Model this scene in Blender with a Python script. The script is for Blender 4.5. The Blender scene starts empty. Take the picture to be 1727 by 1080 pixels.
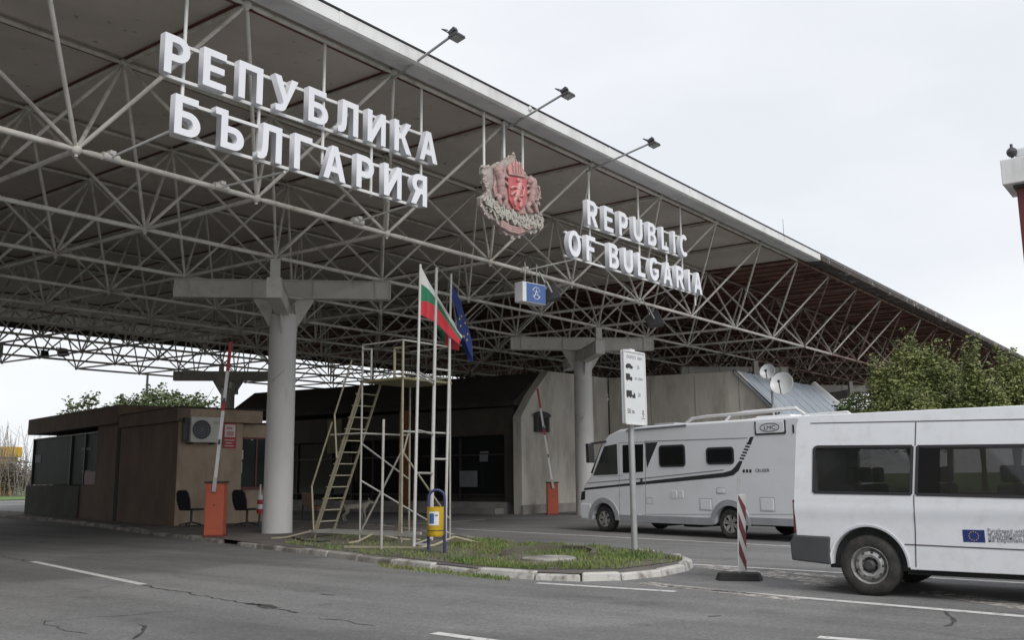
import bpy, bmesh, math, random
import numpy as np
from mathutils import Vector, Matrix
R = math.radians
scene = bpy.context.scene
COL = scene.collection
random.seed(7); rng = np.random.default_rng(11)

# ------------------------------------------------------------------ camera
CAM = Vector((-7.158, -13.986, 1.45)); YAW, PITCH, ROLL = .923341, .165277, -.010316
FPX, W0, H0 = 1583.1, 1727.0, 1080.0
fw = Vector((math.sin(YAW)*math.cos(PITCH), math.cos(YAW)*math.cos(PITCH), math.sin(PITCH)))
_r = Vector((math.cos(YAW), -math.sin(YAW), 0)); _u = _r.cross(fw)
RT = math.cos(ROLL)*_r + math.sin(ROLL)*_u; UP = -math.sin(ROLL)*_r + math.cos(ROLL)*_u
cd = bpy.data.cameras.new("camera"); cam = bpy.data.objects.new("camera", cd); COL.objects.link(cam)
cam.matrix_world = Matrix(((RT.x, UP.x, -fw.x, CAM.x), (RT.y, UP.y, -fw.y, CAM.y), (RT.z, UP.z, -fw.z, CAM.z), (0, 0, 0, 1)))
cd.sensor_width = 36; cd.lens = 36*FPX/W0; cd.clip_end = 5000; cd.clip_start = .1
scene.camera = cam

# ------------------------------------------------------------------ light
SUN_EL, SUN_AZ = 42, 205
world = bpy.data.worlds.new("World"); scene.world = world; world.use_nodes = True
nt = world.node_tree; nt.nodes.clear()
def nn(t, **kw):
    n = nt.nodes.new(t)
    for k, v in kw.items(): setattr(n, k, v)
    return n
sky = nn('ShaderNodeTexSky', sky_type='NISHITA', sun_disc=False)
sky.sun_elevation = R(SUN_EL); sky.sun_rotation = R(SUN_AZ)
tc = nn('ShaderNodeTexCoord'); mp = nn('ShaderNodeMapping'); mp.inputs['Scale'].default_value = (1, 1, 2.6)
nz = nn('ShaderNodeTexNoise'); nz.inputs['Scale'].default_value = 1.6; nz.inputs['Detail'].default_value = 5; nz.inputs['Roughness'].default_value = .5
cr = nn('ShaderNodeValToRGB'); cr.color_ramp.elements[0].position = .35; cr.color_ramp.elements[1].position = .7
cr.color_ramp.elements[0].color = (7.0, 7.25, 7.7, 1); cr.color_ramp.elements[1].color = (8.5, 8.6, 8.75, 1)
mx = nn('ShaderNodeMixRGB'); mx.inputs['Fac'].default_value = .94
bg = nn('ShaderNodeBackground'); bg.inputs['Strength'].default_value = .1; wo = nn('ShaderNodeOutputWorld')
L = nt.links.new
L(tc.outputs['Generated'], mp.inputs['Vector']); L(mp.outputs[0], nz.inputs['Vector']); L(nz.outputs['Fac'], cr.inputs['Fac'])
L(sky.outputs[0], mx.inputs[1]); L(cr.outputs[0], mx.inputs[2]); L(mx.outputs[0], bg.inputs['Color']); L(bg.outputs[0], wo.inputs[0])
sd = bpy.data.lights.new("sun", 'SUN'); sd.energy = 1.5; sd.angle = R(25); sd.color = (1, .97, .93)
so = bpy.data.objects.new("sun", sd); COL.objects.link(so)
sdir = Vector((math.sin(R(SUN_AZ))*math.cos(R(SUN_EL)), math.cos(R(SUN_AZ))*math.cos(R(SUN_EL)), math.sin(R(SUN_EL))))
so.rotation_euler = sdir.to_track_quat('Z', 'Y').to_euler(); so.location = (0, -20, 30)
scene.view_settings.view_transform = 'Standard'; scene.view_settings.look = 'None'
scene.view_settings.exposure = .3; scene.view_settings.gamma = 1

# ------------------------------------------------------------------ survey helpers: a pixel of the survey photo -> a point on a world plane
def ray(x, y): return fw + RT*((x-W0/2)/FPX) - UP*((y-H0/2)/FPX)
def G(x, y, z=0.): d = ray(x, y); return CAM + d*((z-CAM.z)/d.z)
def onX(x, y, X): d = ray(x, y); return CAM + d*((X-CAM.x)/d.x)
def onY(x, y, Y): d = ray(x, y); return CAM + d*((Y-CAM.y)/d.y)
def onP(x, y, p, n): d = ray(x, y); return CAM + d*((Vector(p)-CAM).dot(n)/d.dot(n))

# ------------------------------------------------------------------ materials
def mat(name, col, rough=.7, var=.12, scale=3., bump=0., bscale=40., metal=0., dirt=None, dscale=.7, damt=.5, dlo=.45, dhi=.7, spec=.5, coat=0., stretch=(1, 1, 1), local=False, trans=0.):
    m = bpy.data.materials.new(name); m.use_nodes = True; t = m.node_tree; N = t.nodes; lk = t.links.new
    b = N['Principled BSDF']; b.inputs['Roughness'].default_value = rough; b.inputs['Metallic'].default_value = metal
    b.inputs['Specular IOR Level'].default_value = spec; b.inputs['Coat Weight'].default_value = coat
    if local: src = N.new('ShaderNodeTexCoord').outputs['Object']
    else: src = N.new('ShaderNodeNewGeometry').outputs['Position']
    mp = N.new('ShaderNodeMapping'); mp.inputs['Scale'].default_value = stretch; lk(src, mp.inputs[0])
    def noise(s, d=5, r=.6):
        n = N.new('ShaderNodeTexNoise'); n.inputs['Scale'].default_value = s; n.inputs['Detail'].default_value = d; n.inputs['Roughness'].default_value = r
        lk(mp.outputs[0], n.inputs['Vector']); return n.outputs['Fac']
    rp = N.new('ShaderNodeValToRGB'); rp.color_ramp.elements[0].position = .3; rp.color_ramp.elements[1].position = .7
    rp.color_ramp.elements[0].color = tuple(c*(1-var) for c in col)+(1,); rp.color_ramp.elements[1].color = tuple(min(1, c*(1+var)) for c in col)+(1,)
    lk(noise(scale), rp.inputs[0]); out = rp.outputs[0]
    if dirt:
        r2 = N.new('ShaderNodeValToRGB'); r2.color_ramp.elements[0].position = dlo; r2.color_ramp.elements[1].position = dhi
        r2.color_ramp.elements[0].color = (0, 0, 0, 1); r2.color_ramp.elements[1].color = (damt,)*3+(1,)
        lk(noise(dscale, 8, .7), r2.inputs[0]); mxx = N.new('ShaderNodeMixRGB'); lk(r2.outputs[0], mxx.inputs[0]); lk(out, mxx.inputs[1])
        mxx.inputs[2].default_value = tuple(dirt)+(1,); out = mxx.outputs[0]
    lk(out, b.inputs['Base Color'])
    if bump:
        bp = N.new('ShaderNodeBump'); bp.inputs['Strength'].default_value = bump; bp.inputs['Distance'].default_value = .02
        lk(noise(bscale, 4, .7), bp.inputs['Height']); lk(bp.outputs[0], b.inputs['Normal'])
    m['out'] = 1
    return m
M = {}
M['strut'] = mat('painted_steel', (.62, .59, .55), .55, .15, 2, dirt=(.22, .16, .12), dscale=1.6, damt=.7, dlo=.5, dhi=.72)
M['strut_rust'] = mat('rusty_steel', (.34, .25, .22), .8, .3, 3, dirt=(.10, .045, .03), dscale=1.5, damt=.9, dlo=.42, dhi=.6)
M['deck'] = mat('deck_panel_grey', (.60, .545, .49), .85, .16, .45, dirt=(.13, .11, .10), dscale=4.5, damt=.8, dlo=.62, dhi=.68)
M['deck_rust'] = mat('deck_rusty', (.17, .075, .055), .9, .35, .7, dirt=(.03, .02, .018), dscale=1.2, damt=.8)
M['fascia'] = mat('fascia_white_sheet', (.74, .74, .74), .45, .06, .8, dirt=(.28, .26, .24), dscale=1.1, damt=.6, dlo=.5, dhi=.8, stretch=(1, 1, .4))
M['fascia_rust'] = mat('fascia_weathered', (.065, .048, .042), .8, .4, 2.5, dirt=(.5, .48, .46), dscale=2.2, damt=.8, dlo=.57, dhi=.64)
M['dark'] = mat('dark_gap', (.02, .02, .02), .8)
M['column'] = mat('column_paint', (.62, .61, .595), .6, .07, 1.5, bump=.15, bscale=9, dirt=(.2, .17, .15), dscale=1.6, damt=.55, dlo=.55, dhi=.75, stretch=(1, 1, .35))
M['beam'] = mat('beam_paint', (.60, .575, .55), .6, .1, 2, dirt=(.15, .12, .10), dscale=2, damt=.6, dlo=.55, dhi=.75)
M['letter'] = mat('letter_white', (.76, .77, .82), .35, .04, 3, dirt=(.45, .44, .44), dscale=3, damt=.45, dlo=.55, dhi=.8, stretch=(1, 1, .3))
M['rail'] = mat('rail_white', (.7, .7, .7), .5)
M['lamp_dark'] = mat('lamp_dark', (.05, .05, .055), .5)
M['concrete'] = mat('wall_concrete', (.62, .585, .53), .85, .1, .8, bump=.2, bscale=14, dirt=(.22, .19, .16), dscale=.9, damt=.7, dlo=.45, dhi=.7, stretch=(1, 1, .3))
M['concrete2'] = mat('wall_concrete_grey', (.38, .36, .335), .85, .12, .6, bump=.2, bscale=14, dirt=(.17, .15, .13), dscale=.8, damt=.7, stretch=(1, 1, .3))
M['litwall'] = mat('booth_render_lit', (.42, .325, .24), .85, .12, 1.2, bump=.2, bscale=20, dirt=(.20, .15, .11), dscale=1.3, damt=.7, dlo=.45, dhi=.68, stretch=(1, 1, .35))  # lighter copy of the booth wall: light on the front face put into the colour
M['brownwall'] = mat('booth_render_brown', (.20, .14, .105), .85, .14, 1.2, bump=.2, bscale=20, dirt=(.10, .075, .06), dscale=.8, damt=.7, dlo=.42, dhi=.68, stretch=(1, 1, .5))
M['darkwall'] = mat('hall_cladding_dark', (.075, .06, .05), .75, .2, 1, dirt=(.035, .03, .027), dscale=.7, damt=.7)
M['darkroof'] = mat('hall_roof_dark', (.045, .038, .033), .85, .25, 1.2)
M['glass'] = mat('window_glass_dark', (.018, .022, .022), .08, .1, 1, spec=.55)
M['glass_pale'] = mat('window_glass_pale', (.032, .037, .037), .04, .25, 1.2, spec=1.)
M['glass2'] = mat('booth_glass', (.034, .043, .040), .5, .45, .9, spec=.06)
M['frame_dark'] = mat('frame_dark', (.05, .045, .04), .5)
M['frame_red'] = mat('frame_red', (.16, .035, .03), .5)
M['paper'] = mat('paper_white', (.68, .68, .66), .8, .06, 9)
M['ink'] = mat('ink_black', (.03, .03, .035), .7)
M['plinth_grey'] = mat('plinth_grey', (.085, .08, .075), .85, .2, 1.5, dirt=(.05, .045, .04), dscale=2, damt=.7)
M['ink_grey'] = mat('ink_grey', (.22, .23, .25), .7)
M['orange'] = mat('barrier_orange', (.44, .095, .045), .5, .1, 3, dirt=(.16, .05, .03), dscale=3, damt=.6, dlo=.5, dhi=.75)
M['red'] = mat('red_paint', (.42, .03, .035), .45, .1, 4)
M['marker_red'] = mat('marker_red', (.20, .035, .045), .55, .15, 5)
M['white'] = mat('white_paint', (.72, .72, .72), .4, .05, 4, dirt=(.35, .34, .32), dscale=4, damt=.4)
M['sign_white'] = mat('sign_white', (.66, .68, .69), .4, .03, 4)
M['steel'] = mat('galvanised_steel', (.42, .43, .43), .42, .1, 6, metal=.5)
M['pipe_white'] = mat('pipe_white', (.39, .38, .355), .5, .1, 5, dirt=(.2, .14, .1), dscale=6, damt=.6, dlo=.55, dhi=.7)
M['pole_white'] = mat('pole_white', (.52, .515, .50), .5, .1, 5)
M['pipe_yellow'] = mat('pipe_pale_yellow', (.36, .33, .235), .55, .12, 5, dirt=(.2, .13, .08), dscale=5, damt=.6, dlo=.52, dhi=.7)
M['plate_yellow'] = mat('platform_plate', (.20, .18, .10), .7, .2, 5)
M['yellow'] = mat('bin_yellow', (.62, .42, .03), .45, .1, 5, dirt=(.25, .15, .04), dscale=7, damt=.6, dlo=.55, dhi=.7)
M['navy'] = mat('frame_navy', (.035, .04, .12), .45)
M['rubber'] = mat('rubber_black', (.025, .025, .025), .85, .2, 8, bump=.2, bscale=30)
M['tyre'] = mat('tyre_rubber', (.028, .027, .026), .85, .2, 10, dirt=(.10, .09, .08), dscale=5, damt=.5, local=True)
M['van'] = mat('van_white_paint', (.77, .79, .82), .22, .03, 1.2, dirt=(.48, .465, .44), dscale=5, damt=.35, dlo=.5, dhi=.78, coat=.4)
M['camper'] = mat('camper_white_gel', (.80, .82, .85), .3, .02, 1, dirt=(.52, .51, .50), dscale=1.4, damt=.2, dlo=.5, dhi=.8, coat=.2)
M['camper_grey'] = mat('camper_grey_trim', (.34, .35, .37), .45)
M['tint'] = mat('tinted_glass', (.008, .010, .010), .05, .1, 1, spec=.28)
M['bumper'] = mat('bumper_grey_plastic', (.06, .062, .066), .6, .1, 4)
M['seam'] = mat('seam_dark', (.09, .09, .095), .6)
M['rim'] = mat('wheel_rim', (.5, .5, .49), .4, .15, 12, metal=.6, dirt=(.12, .10, .08), dscale=9, damt=.7, local=True)
M['hub'] = mat('hub_dark', (.05, .05, .05), .6)
M['chair'] = mat('chair_black', (.02, .022, .028), .55)
M['seat_orange'] = mat('bench_wood', (.28, .11, .05), .6, .2, 8)
M['bark'] = mat('bark', (.11, .085, .06), .9, .3, 6, bump=.5)
M['leafA'] = mat('leaf_green', (.17, .205, .065), .6, .4, 1.6, dirt=(.34, .31, .16), dscale=1.6, damt=.8, dlo=.5, dhi=.7)
M['leafB'] = mat('leaf_dark', (.085, .125, .045), .6, .4, .8, dirt=(.2, .19, .08), dscale=.6, damt=.6)
M['twig'] = mat('twig_grey', (.22, .19, .175), .9, .3, 2)
M['hedge'] = mat('hedge_brown', (.19, .15, .125), .9, .4, 2, dirt=(.08, .10, .04), dscale=.7, damt=.8)
M['grass'] = mat('grass', (.12, .18, .045), .8, .4, 1.6, dirt=(.25, .23, .11), dscale=1.3, damt=.8, dlo=.45, dhi=.62)
M['grass_far'] = mat('grass_far', (.10, .17, .045), .9, .3, .3)
M['soil'] = mat('island_soil', (.13, .115, .095), .95, .25, 1.2, bump=.5, bscale=20, dirt=(.085, .10, .045), dscale=.8, damt=.6)
M['paving'] = mat('island_paving', (.145, .13, .12), .9, .15, 1, bump=.3, bscale=20, dirt=(.07, .06, .055), dscale=.9, damt=.8)
M['dog'] = mat('dog_fur', (.36, .32, .27), .9, .15, 12)
M['stone'] = mat('crest_stone', (.44, .39, .365), .8, .15, 6, dirt=(.20, .15, .13), dscale=7, damt=.7, dlo=.45, dhi=.65)
M['stone_rose'] = mat('crest_rose', (.42, .28, .265), .7, .15, 6, dirt=(.25, .12, .11), dscale=7, damt=.6, dlo=.48, dhi=.65)
M['stone_green'] = mat('crest_sage', (.44, .42, .375), .8, .12, 8, dirt=(.22, .2, .17), dscale=8, damt=.7, dlo=.5, dhi=.65)
M['crest_red'] = mat('crest_red', (.50, .11, .12), .5, .1, 6)
M['crest_pink'] = mat('crest_pink', (.56, .27, .26), .5, .1, 6)
M['flag_w'] = mat('flag_white', (.62, .62, .61), .85, .05, 4); M['flag_g'] = mat('flag_green', (.03, .20, .11), .85, .1, 4); M['flag_r'] = mat('flag_red', (.56, .045, .06), .85, .1, 4)
M['flag_b'] = mat('flag_blue', (.018, .035, .16), .85, .15, 4); M['flag_y'] = mat('flag_star', (.6, .45, .08), .8)
M['blue'] = mat('sign_blue', (.05, .11, .30), .4); M['metalroof'] = mat('metal_roof', (.42, .47, .53), .4, .08, .8, dirt=(.28, .30, .33), dscale=.9, damt=.5)
M['yellowfar'] = mat('yellow_sheet', (.62, .38, .03), .6)
M['ac'] = mat('ac_casing', (.55, .54, .50), .5, .06, 5)
M['portal_red'] = mat('portal_red', (.12, .02, .022), .6)

M['see_glass'] = mat('see_through_tint', (.012, .015, .014), .03, .1, 1, spec=.9); M['see_glass'].node_tree.nodes['Principled BSDF'].inputs['Alpha'].default_value = .52
M['seat_cloth'] = mat('seat_cloth', (.10, .105, .115), .9, .2, 9)
def asphalt():
    m = bpy.data.materials.new('asphalt'); m.use_nodes = True; t = m.node_tree; N = t.nodes; lk = t.links.new
    b = N['Principled BSDF']; b.inputs['Roughness'].default_value = .82; b.inputs['Specular IOR Level'].default_value = .35
    pos = N.new('ShaderNodeNewGeometry').outputs['Position']
    def noise(s, d=5, r=.6, vec=pos):
        n = N.new('ShaderNodeTexNoise'); n.inputs['Scale'].default_value = s; n.inputs['Detail'].default_value = d; n.inputs['Roughness'].default_value = r; lk(vec, n.inputs['Vector']); return n
    def ramp(src, p0, c0, p1, c1):
        r = N.new('ShaderNodeValToRGB'); r.color_ramp.elements[0].position = p0; r.color_ramp.elements[1].position = p1
        r.color_ramp.elements[0].color = c0; r.color_ramp.elements[1].color = c1; lk(src, r.inputs[0]); return r.outputs[0]
    def mix(f, a, bb, mode='MIX'):
        n = N.new('ShaderNodeMixRGB'); n.blend_type = mode
        if isinstance(f, float): n.inputs[0].default_value = f
        else: lk(f, n.inputs[0])
        lk(a, n.inputs[1])
        if isinstance(bb, tuple): n.inputs[2].default_value = bb
        else: lk(bb, n.inputs[2])
        return n.outputs[0]
    base = ramp(noise(.22, 6, .6).outputs['Fac'], .3, (.172, .171, .170, 1), .7, (.228, .226, .224, 1))
    mp = N.new('ShaderNodeMapping'); mp.inputs['Scale'].default_value = (1.1, .09, 1); mp.inputs['Rotation'].default_value = (0, 0, R(-4)); lk(pos, mp.inputs[0])
    base = mix(.75, base, ramp(noise(1.2, 5, .6, mp.outputs[0]).outputs['Fac'], .35, (.72, .72, .72, 1), .62, (1.08, 1.08, 1.08, 1)), 'MULTIPLY')
    base = mix(.9, base, ramp(noise(60, 3, .8).outputs['Fac'], .3, (.82, .82, .82, 1), .7, (1.18, 1.18, 1.18, 1)), 'MULTIPLY')
    base = mix(1., base, ramp(noise(.9, 7, .75).outputs['Fac'], .25, (.55, .55, .55, 1), .43, (1, 1, 1, 1)), 'MULTIPLY')
    base = mix(1., base, ramp(noise(2.7, 8, .8).outputs['Fac'], .62, (1, 1, 1, 1), .72, (1.28, 1.26, 1.22, 1)), 'MULTIPLY')
    base = mix(1., base, ramp(noise(.13, 3, .5).outputs['Fac'], .46, (.80, .80, .80, 1), .50, (1, 1, 1, 1)), 'MULTIPLY')
    v2 = N.new('ShaderNodeTexVoronoi'); v2.inputs['Scale'].default_value = 38; lk(pos, v2.inputs['Vector'])
    base = mix(.55, base, ramp(v2.outputs['Color'], .2, (.7, .7, .7, 1), .9, (1.35, 1.33, 1.3, 1)), 'MULTIPLY')
    # crack net
    wn = noise(1.3, 5, .7); vm = N.new('ShaderNodeMixRGB'); vm.inputs[0].default_value = .28; lk(pos, vm.inputs[1]); lk(wn.outputs['Color'], vm.inputs[2])
    vo = N.new('ShaderNodeTexVoronoi'); vo.feature = 'DISTANCE_TO_EDGE'; vo.inputs['Scale'].default_value = .42; lk(vm.outputs[0], vo.inputs['Vector'])
    cm = ramp(vo.outputs['Distance'], .002, (1, 1, 1, 1), .011, (0, 0, 0, 1))
    gate = ramp(noise(.35, 3, .5).outputs['Fac'], .5, (0, 0, 0, 1), .6, (.35, .35, .35, 1))
    cm2 = N.new('ShaderNodeMixRGB'); cm2.blend_type = 'MULTIPLY'; cm2.inputs[0].default_value = 1; lk(cm, cm2.inputs[1]); lk(gate, cm2.inputs[2])
    base = mix(cm2.outputs[0], base, (.03, .03, .03, 1))
    lk(base, b.inputs['Base Color'])
    bp = N.new('ShaderNodeBump'); bp.inputs['Strength'].default_value = .35; bp.inputs['Distance'].default_value = .01; lk(noise(90, 3, .8).outputs['Fac'], bp.inputs['Height']); lk(bp.outputs[0], b.inputs['Normal'])
    return m
M['asphalt'] = asphalt()
def worn(name, lo, hi, col=(.60, .59, .57)):
    m = mat(name, col, .75, .1, 4); t = m.node_tree; N = t.nodes; lk = t.links.new
    pos = N.new('ShaderNodeNewGeometry').outputs['Position']; n = N.new('ShaderNodeTexNoise'); n.inputs['Scale'].default_value = 7; n.inputs['Detail'].default_value = 8; n.inputs['Roughness'].default_value = .75
    lk(pos, n.inputs['Vector']); r = N.new('ShaderNodeValToRGB'); r.color_ramp.elements[0].position = lo; r.color_ramp.elements[1].position = hi; lk(n.outputs['Fac'], r.inputs[0])
    lk(r.outputs[0], N['Principled BSDF'].inputs['Alpha']); return m
M['line'] = worn('road_paint', .30, .46); M['line_faded'] = worn('road_paint_faded', .40, .58, (.50, .47, .43))
M['crack'] = worn('crack_dark', .36, .52, (.055, .054, .052))

# ------------------------------------------------------------------ mesh helpers
class MB:
    def __init__(s): s.v = []; s.f = []; s.mi = []
    def add(s, v, f, m=0):
        o = len(s.v); s.v += [tuple(p) for p in v]; s.f += [tuple(i+o for i in q) for q in f]; s.mi += [m]*len(f)
    def box(s, x0, x1, y0, y1, z0, z1, T=None, m=0):
        v = [Vector(p) for p in ((x0, y0, z0), (x1, y0, z0), (x1, y1, z0), (x0, y1, z0), (x0, y0, z1), (x1, y0, z1), (x1, y1, z1), (x0, y1, z1))]
        if T is not None: v = [T @ p for p in v]
        s.add(v, [(0, 3, 2, 1), (4, 5, 6, 7), (0, 1, 5, 4), (1, 2, 6, 5), (2, 3, 7, 6), (3, 0, 4, 7)], m); return s
    def beam(s, p0, p1, w, h, m=0, up=(0, 0, 1)):
        p0 = Vector(p0); p1 = Vector(p1); d = (p1-p0).normalized(); u = Vector(up)
        if abs(d.dot(u)) > .98: u = Vector((1, 0, 0))
        a = d.cross(u).normalized(); b = a.cross(d).normalized()
        v = [p+a*(sx*w/2)+b*(sz*h/2) for p in (p0, p1) for sx, sz in ((-1, -1), (1, -1), (1, 1), (-1, 1))]
        s.add(v, [(0, 1, 2, 3), (7, 6, 5, 4), (0, 4, 5, 1), (1, 5, 6, 2), (2, 6, 7, 3), (3, 7, 4, 0)], m); return s
    def tube(s, p0, p1, r, r1=None, n=10, caps=True, m=0):
        p0 = Vector(p0); p1 = Vector(p1); r1 = r if r1 is None else r1; d = (p1-p0)
        if d.length < 1e-6: return s
        d.normalize(); a = d.orthogonal().normalized(); b = d.cross(a)
        v = []
        for p, q in ((p0, r), (p1, r1)):
            for k in range(n): t = 2*math.pi*k/n; v.append(p+(a*math.cos(t)+b*math.sin(t))*q)
        f = [(k, (k+1) % n, n+(k+1) % n, n+k) for k in range(n)]
        if caps: f += [tuple(range(n-1, -1, -1)), tuple(range(n, 2*n))]
        s.add(v, f, m); return s
    def path(s, pts, r, n=8, m=0):
        for a, b in zip(pts[:-1], pts[1:]): s.tube(a, b, r, n=n, m=m)
        for p in pts[1:-1]: s.ball(p, r*1.02, 6, 4, m)
        return s
    def strut(s, p0, p1, r, n=8):
        p0 = Vector(p0); p1 = Vector(p1); d = p1-p0; l = d.length; d.normalize(); c = min(.22, l*.12)
        s.tube(p0, p0+d*c, r*.5, r, n, False); s.tube(p0+d*c, p1-d*c, r, r, n, False); s.tube(p1-d*c, p1, r, r*.5, n, False); return s
    def ball(s, c, r, n=10, k=6, m=0, sc=(1, 1, 1)):
        c = Vector(c); v = [c+Vector((0, 0, r*sc[2]))]
        for i in range(1, k):
            t = math.pi*i/k
            for j in range(n): q = 2*math.pi*j/n; v.append(c+Vector((math.sin(t)*math.cos(q)*r*sc[0], math.sin(t)*math.sin(q)*r*sc[1], math.cos(t)*r*sc[2])))
        v.append(c-Vector((0, 0, r*sc[2]))); f = [(0, 1+j, 1+(j+1) % n) for j in range(n)]
        for i in range(k-2):
            for j in range(n): a = 1+i*n; f.append((a+j, a+n+j, a+n+(j+1) % n, a+(j+1) % n))
        e = len(v)-1; f += [(e, 1+(k-2)*n+(j+1) % n, 1+(k-2)*n+j) for j in range(n)]
        s.add(v, f, m); return s
    def prism(s, poly, fn, t0, t1, m=0):   # poly of 2D points, fn(a,b,t)->3D
        n = len(poly); v = [fn(a, b, t0) for a, b in poly]+[fn(a, b, t1) for a, b in poly]
        s.add(v, [tuple(range(n-1, -1, -1)), tuple(range(n, 2*n))]+[(i, (i+1) % n, n+(i+1) % n, n+i) for i in range(n)], m); return s
    def lathe(s, prof, fn, n=32, m=0):     # prof (r, t); fn(r, ang, t)
        v = [fn(r, 2*math.pi*k/n, t) for r, t in prof for k in range(n)]
        f = [(i*n+k, i*n+(k+1) % n, (i+1)*n+(k+1) % n, (i+1)*n+k) for i in range(len(prof)-1) for k in range(n)]
        s.add(v, f, m); return s
    def sweep(s, prof, fn, n=32, m=0):     # like lathe but open: angle runs 0..2pi without closing
        v = [fn(r, 2*math.pi*k/n, t) for r, t in prof for k in range(n+1)]; w = n+1
        s.add(v, [(i*w+k, i*w+k+1, (i+1)*w+k+1, (i+1)*w+k) for i in range(len(prof)-1) for k in range(n)], m); return s
    def build(s, name, m, parent=None, smooth=False, bevel=0, seg=2, fix=True):
        me = bpy.data.meshes.new(name); me.from_pydata(s.v, [], s.f)
        for x in (m if isinstance(m, (list, tuple)) else [m]): me.materials.append(x)
        if any(s.mi): me.polygons.foreach_set('material_index', s.mi)
        if fix:
            b = bmesh.new(); b.from_mesh(me); bmesh.ops.recalc_face_normals(b, faces=b.faces); b.to_mesh(me); b.free()
        me.update(); o = bpy.data.objects.new(name, me); COL.objects.link(o)
        if parent is not None: o.parent = parent
        if smooth: smooth_by_angle(me, smooth if isinstance(smooth, (int, float)) and smooth is not True else 40)
        if bevel:
            bv = o.modifiers.new('bevel', 'BEVEL'); bv.width = bevel; bv.segments = seg; bv.limit_method = 'ANGLE'; bv.angle_limit = R(35)
        return o
def smooth_by_angle(me, ang):
    me.polygons.foreach_set('use_smooth', [True]*len(me.polygons))
    b = bmesh.new(); b.from_mesh(me)
    for e in b.edges:
        if len(e.link_faces) == 2 and e.calc_face_angle(0) > R(ang): e.smooth = False
    b.to_mesh(me); b.free()
def empty(name, loc, label=None, cat=None, group=None, rz=0):
    o = bpy.data.objects.new(name, None); COL.objects.link(o); o.location = loc; o.rotation_euler = (0, 0, rz); o.empty_display_size = .2
    if label: tag(o, label, cat, group)
    return o
def tag(o, label, cat, group=None, kind=None):
    if label: o['label'] = label
    if cat: o['category'] = cat
    if group: o['group'] = group
    if kind: o['kind'] = kind
    return o
def struct(o): o['kind'] = 'structure'; return o
def copy_tree(o, parent=None):
    c = o.copy(); COL.objects.link(c); c.parent = parent
    for ch in list(o.children): copy_tree(ch, c)
    return c
def arc(cx, cy, rx, ry, a0, a1, n=10): return [(cx+rx*math.cos(R(a0+(a1-a0)*i/n)), cy+ry*math.sin(R(a0+(a1-a0)*i/n))) for i in range(n+1)]
def outline(name, loops, depth, m, parent, fn, bevel=.0):
    """flat shape with holes, thickened; fn maps local 2D+t to 3D"""
    c = bpy.data.curves.new(name, 'CURVE'); c.dimensions = '2D'; c.fill_mode = 'BOTH'; c.extrude = depth/2
    for lp in loops:
        sp = c.splines.new('POLY'); sp.points.add(len(lp)-1); sp.use_cyclic_u = True
        for i, (a, b) in enumerate(lp): sp.points[i].co = (a, b, 0, 1)
    o = bpy.data.objects.new(name, c); COL.objects.link(o)
    me = bpy.data.meshes.new_from_object(o); bpy.data.objects.remove(o)
    for v in me.vertices: v.co = Vector(fn(v.co.x, v.co.y, v.co.z))
    me.materials.append(m); o = bpy.data.objects.new(name, me); COL.objects.link(o); o.parent = parent
    return o
def text(name, body, size, m, parent, M4, depth=.002, align='LEFT', sx=1.):
    c = bpy.data.curves.new(name, 'FONT'); c.body = body; c.size = size; c.extrude = depth; c.align_x = align; c.resolution_u = 2
    o = bpy.data.objects.new(name, c); COL.objects.link(o); me = bpy.data.meshes.new_from_object(o); bpy.data.objects.remove(o)
    me.transform(Matrix.Diagonal((sx, 1, 1, 1))); me.transform(M4); me.materials.append(m)
    o = bpy.data.objects.new(name, me); COL.objects.link(o); o.parent = parent; return o
def frame(origin, xa, ya):   # local x -> xa, y -> ya, z -> normal
    xa = Vector(xa).normalized(); ya = Vector(ya).normalized(); za = xa.cross(ya)
    return Matrix(((xa.x, ya.x, za.x, origin[0]), (xa.y, ya.y, za.y, origin[1]), (xa.z, ya.z, za.z, origin[2]), (0, 0, 0, 1)))

# ================================================================== GROUND
def sheet(name, pts, z, m, kind='structure'):
    mb = MB(); mb.add([(p[0], p[1], z) for p in pts], [tuple(range(len(pts)))]); o = mb.build(name, m)
    for p in o.data.polygons:
        if p.normal.z < 0: o.data.flip_normals(); break
    if kind: o['kind'] = kind
    return o
sheet('ground', [(-900, -900), (1500, -900), (1500, 1500), (-900, 1500)], -.02, M['grass_far'])
sheet('road', [(-60, -70), (75, -70), (75, 62), (26.5, 62), (23, 75), (-60, 75)], 0, M['asphalt'])
def stripe(name, p, q, w, m='line', z=.004):
    p = Vector((p[0], p[1], 0)); q = Vector((q[0], q[1], 0)); d = (q-p).normalized(); n = Vector((-d.y, d.x, 0))*w/2
    return sheet(name, [p-n, q-n, q+n, p+n], z, M[m])
g = lambda x, y: G(x, y)[:2]
stripe('road_marking', g(770, 893), (10.6, -13), .13)
stripe('road_marking', g(1168, 953), (6.85, -16), .13)
stripe('road_marking', g(905, 984.5), g(1140, 999), .13)
stripe('road_marking', g(1110, 989), (3.4, -16), .15)
stripe('road_marking', g(55, 948), g(241, 987), .13)
stripe('road_marking', g(732, 1069), (-.5, -12.5), .13)
stripe('road_marking', g(1380, 1076), (1.9, -15), .13)
stripe('road_marking', g(644, 888), g(820, 877), .13)
stripe('road_marking', (2.35, 8.3), (3.3, 13.3), .13)
stripe('road_marking', (4.1, 17.6), (5.1, 22.6), .13)
stripe('faded_marking', g(1085, 984), g(1345, 1013), .26, 'line_faded'); stripe('faded_marking', g(1190, 956), g(1400, 984), .42, 'line_faded'); stripe('faded_marking', g(1300, 965), g(1420, 975), .3, 'line_faded', .0045)
stripe('faded_marking', g(1560, 999), g(1800, 1036), .42, 'line_faded'); stripe('faded_marking', g(1345, 985), g(1480, 992), .3, 'line_faded', .0045)
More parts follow.
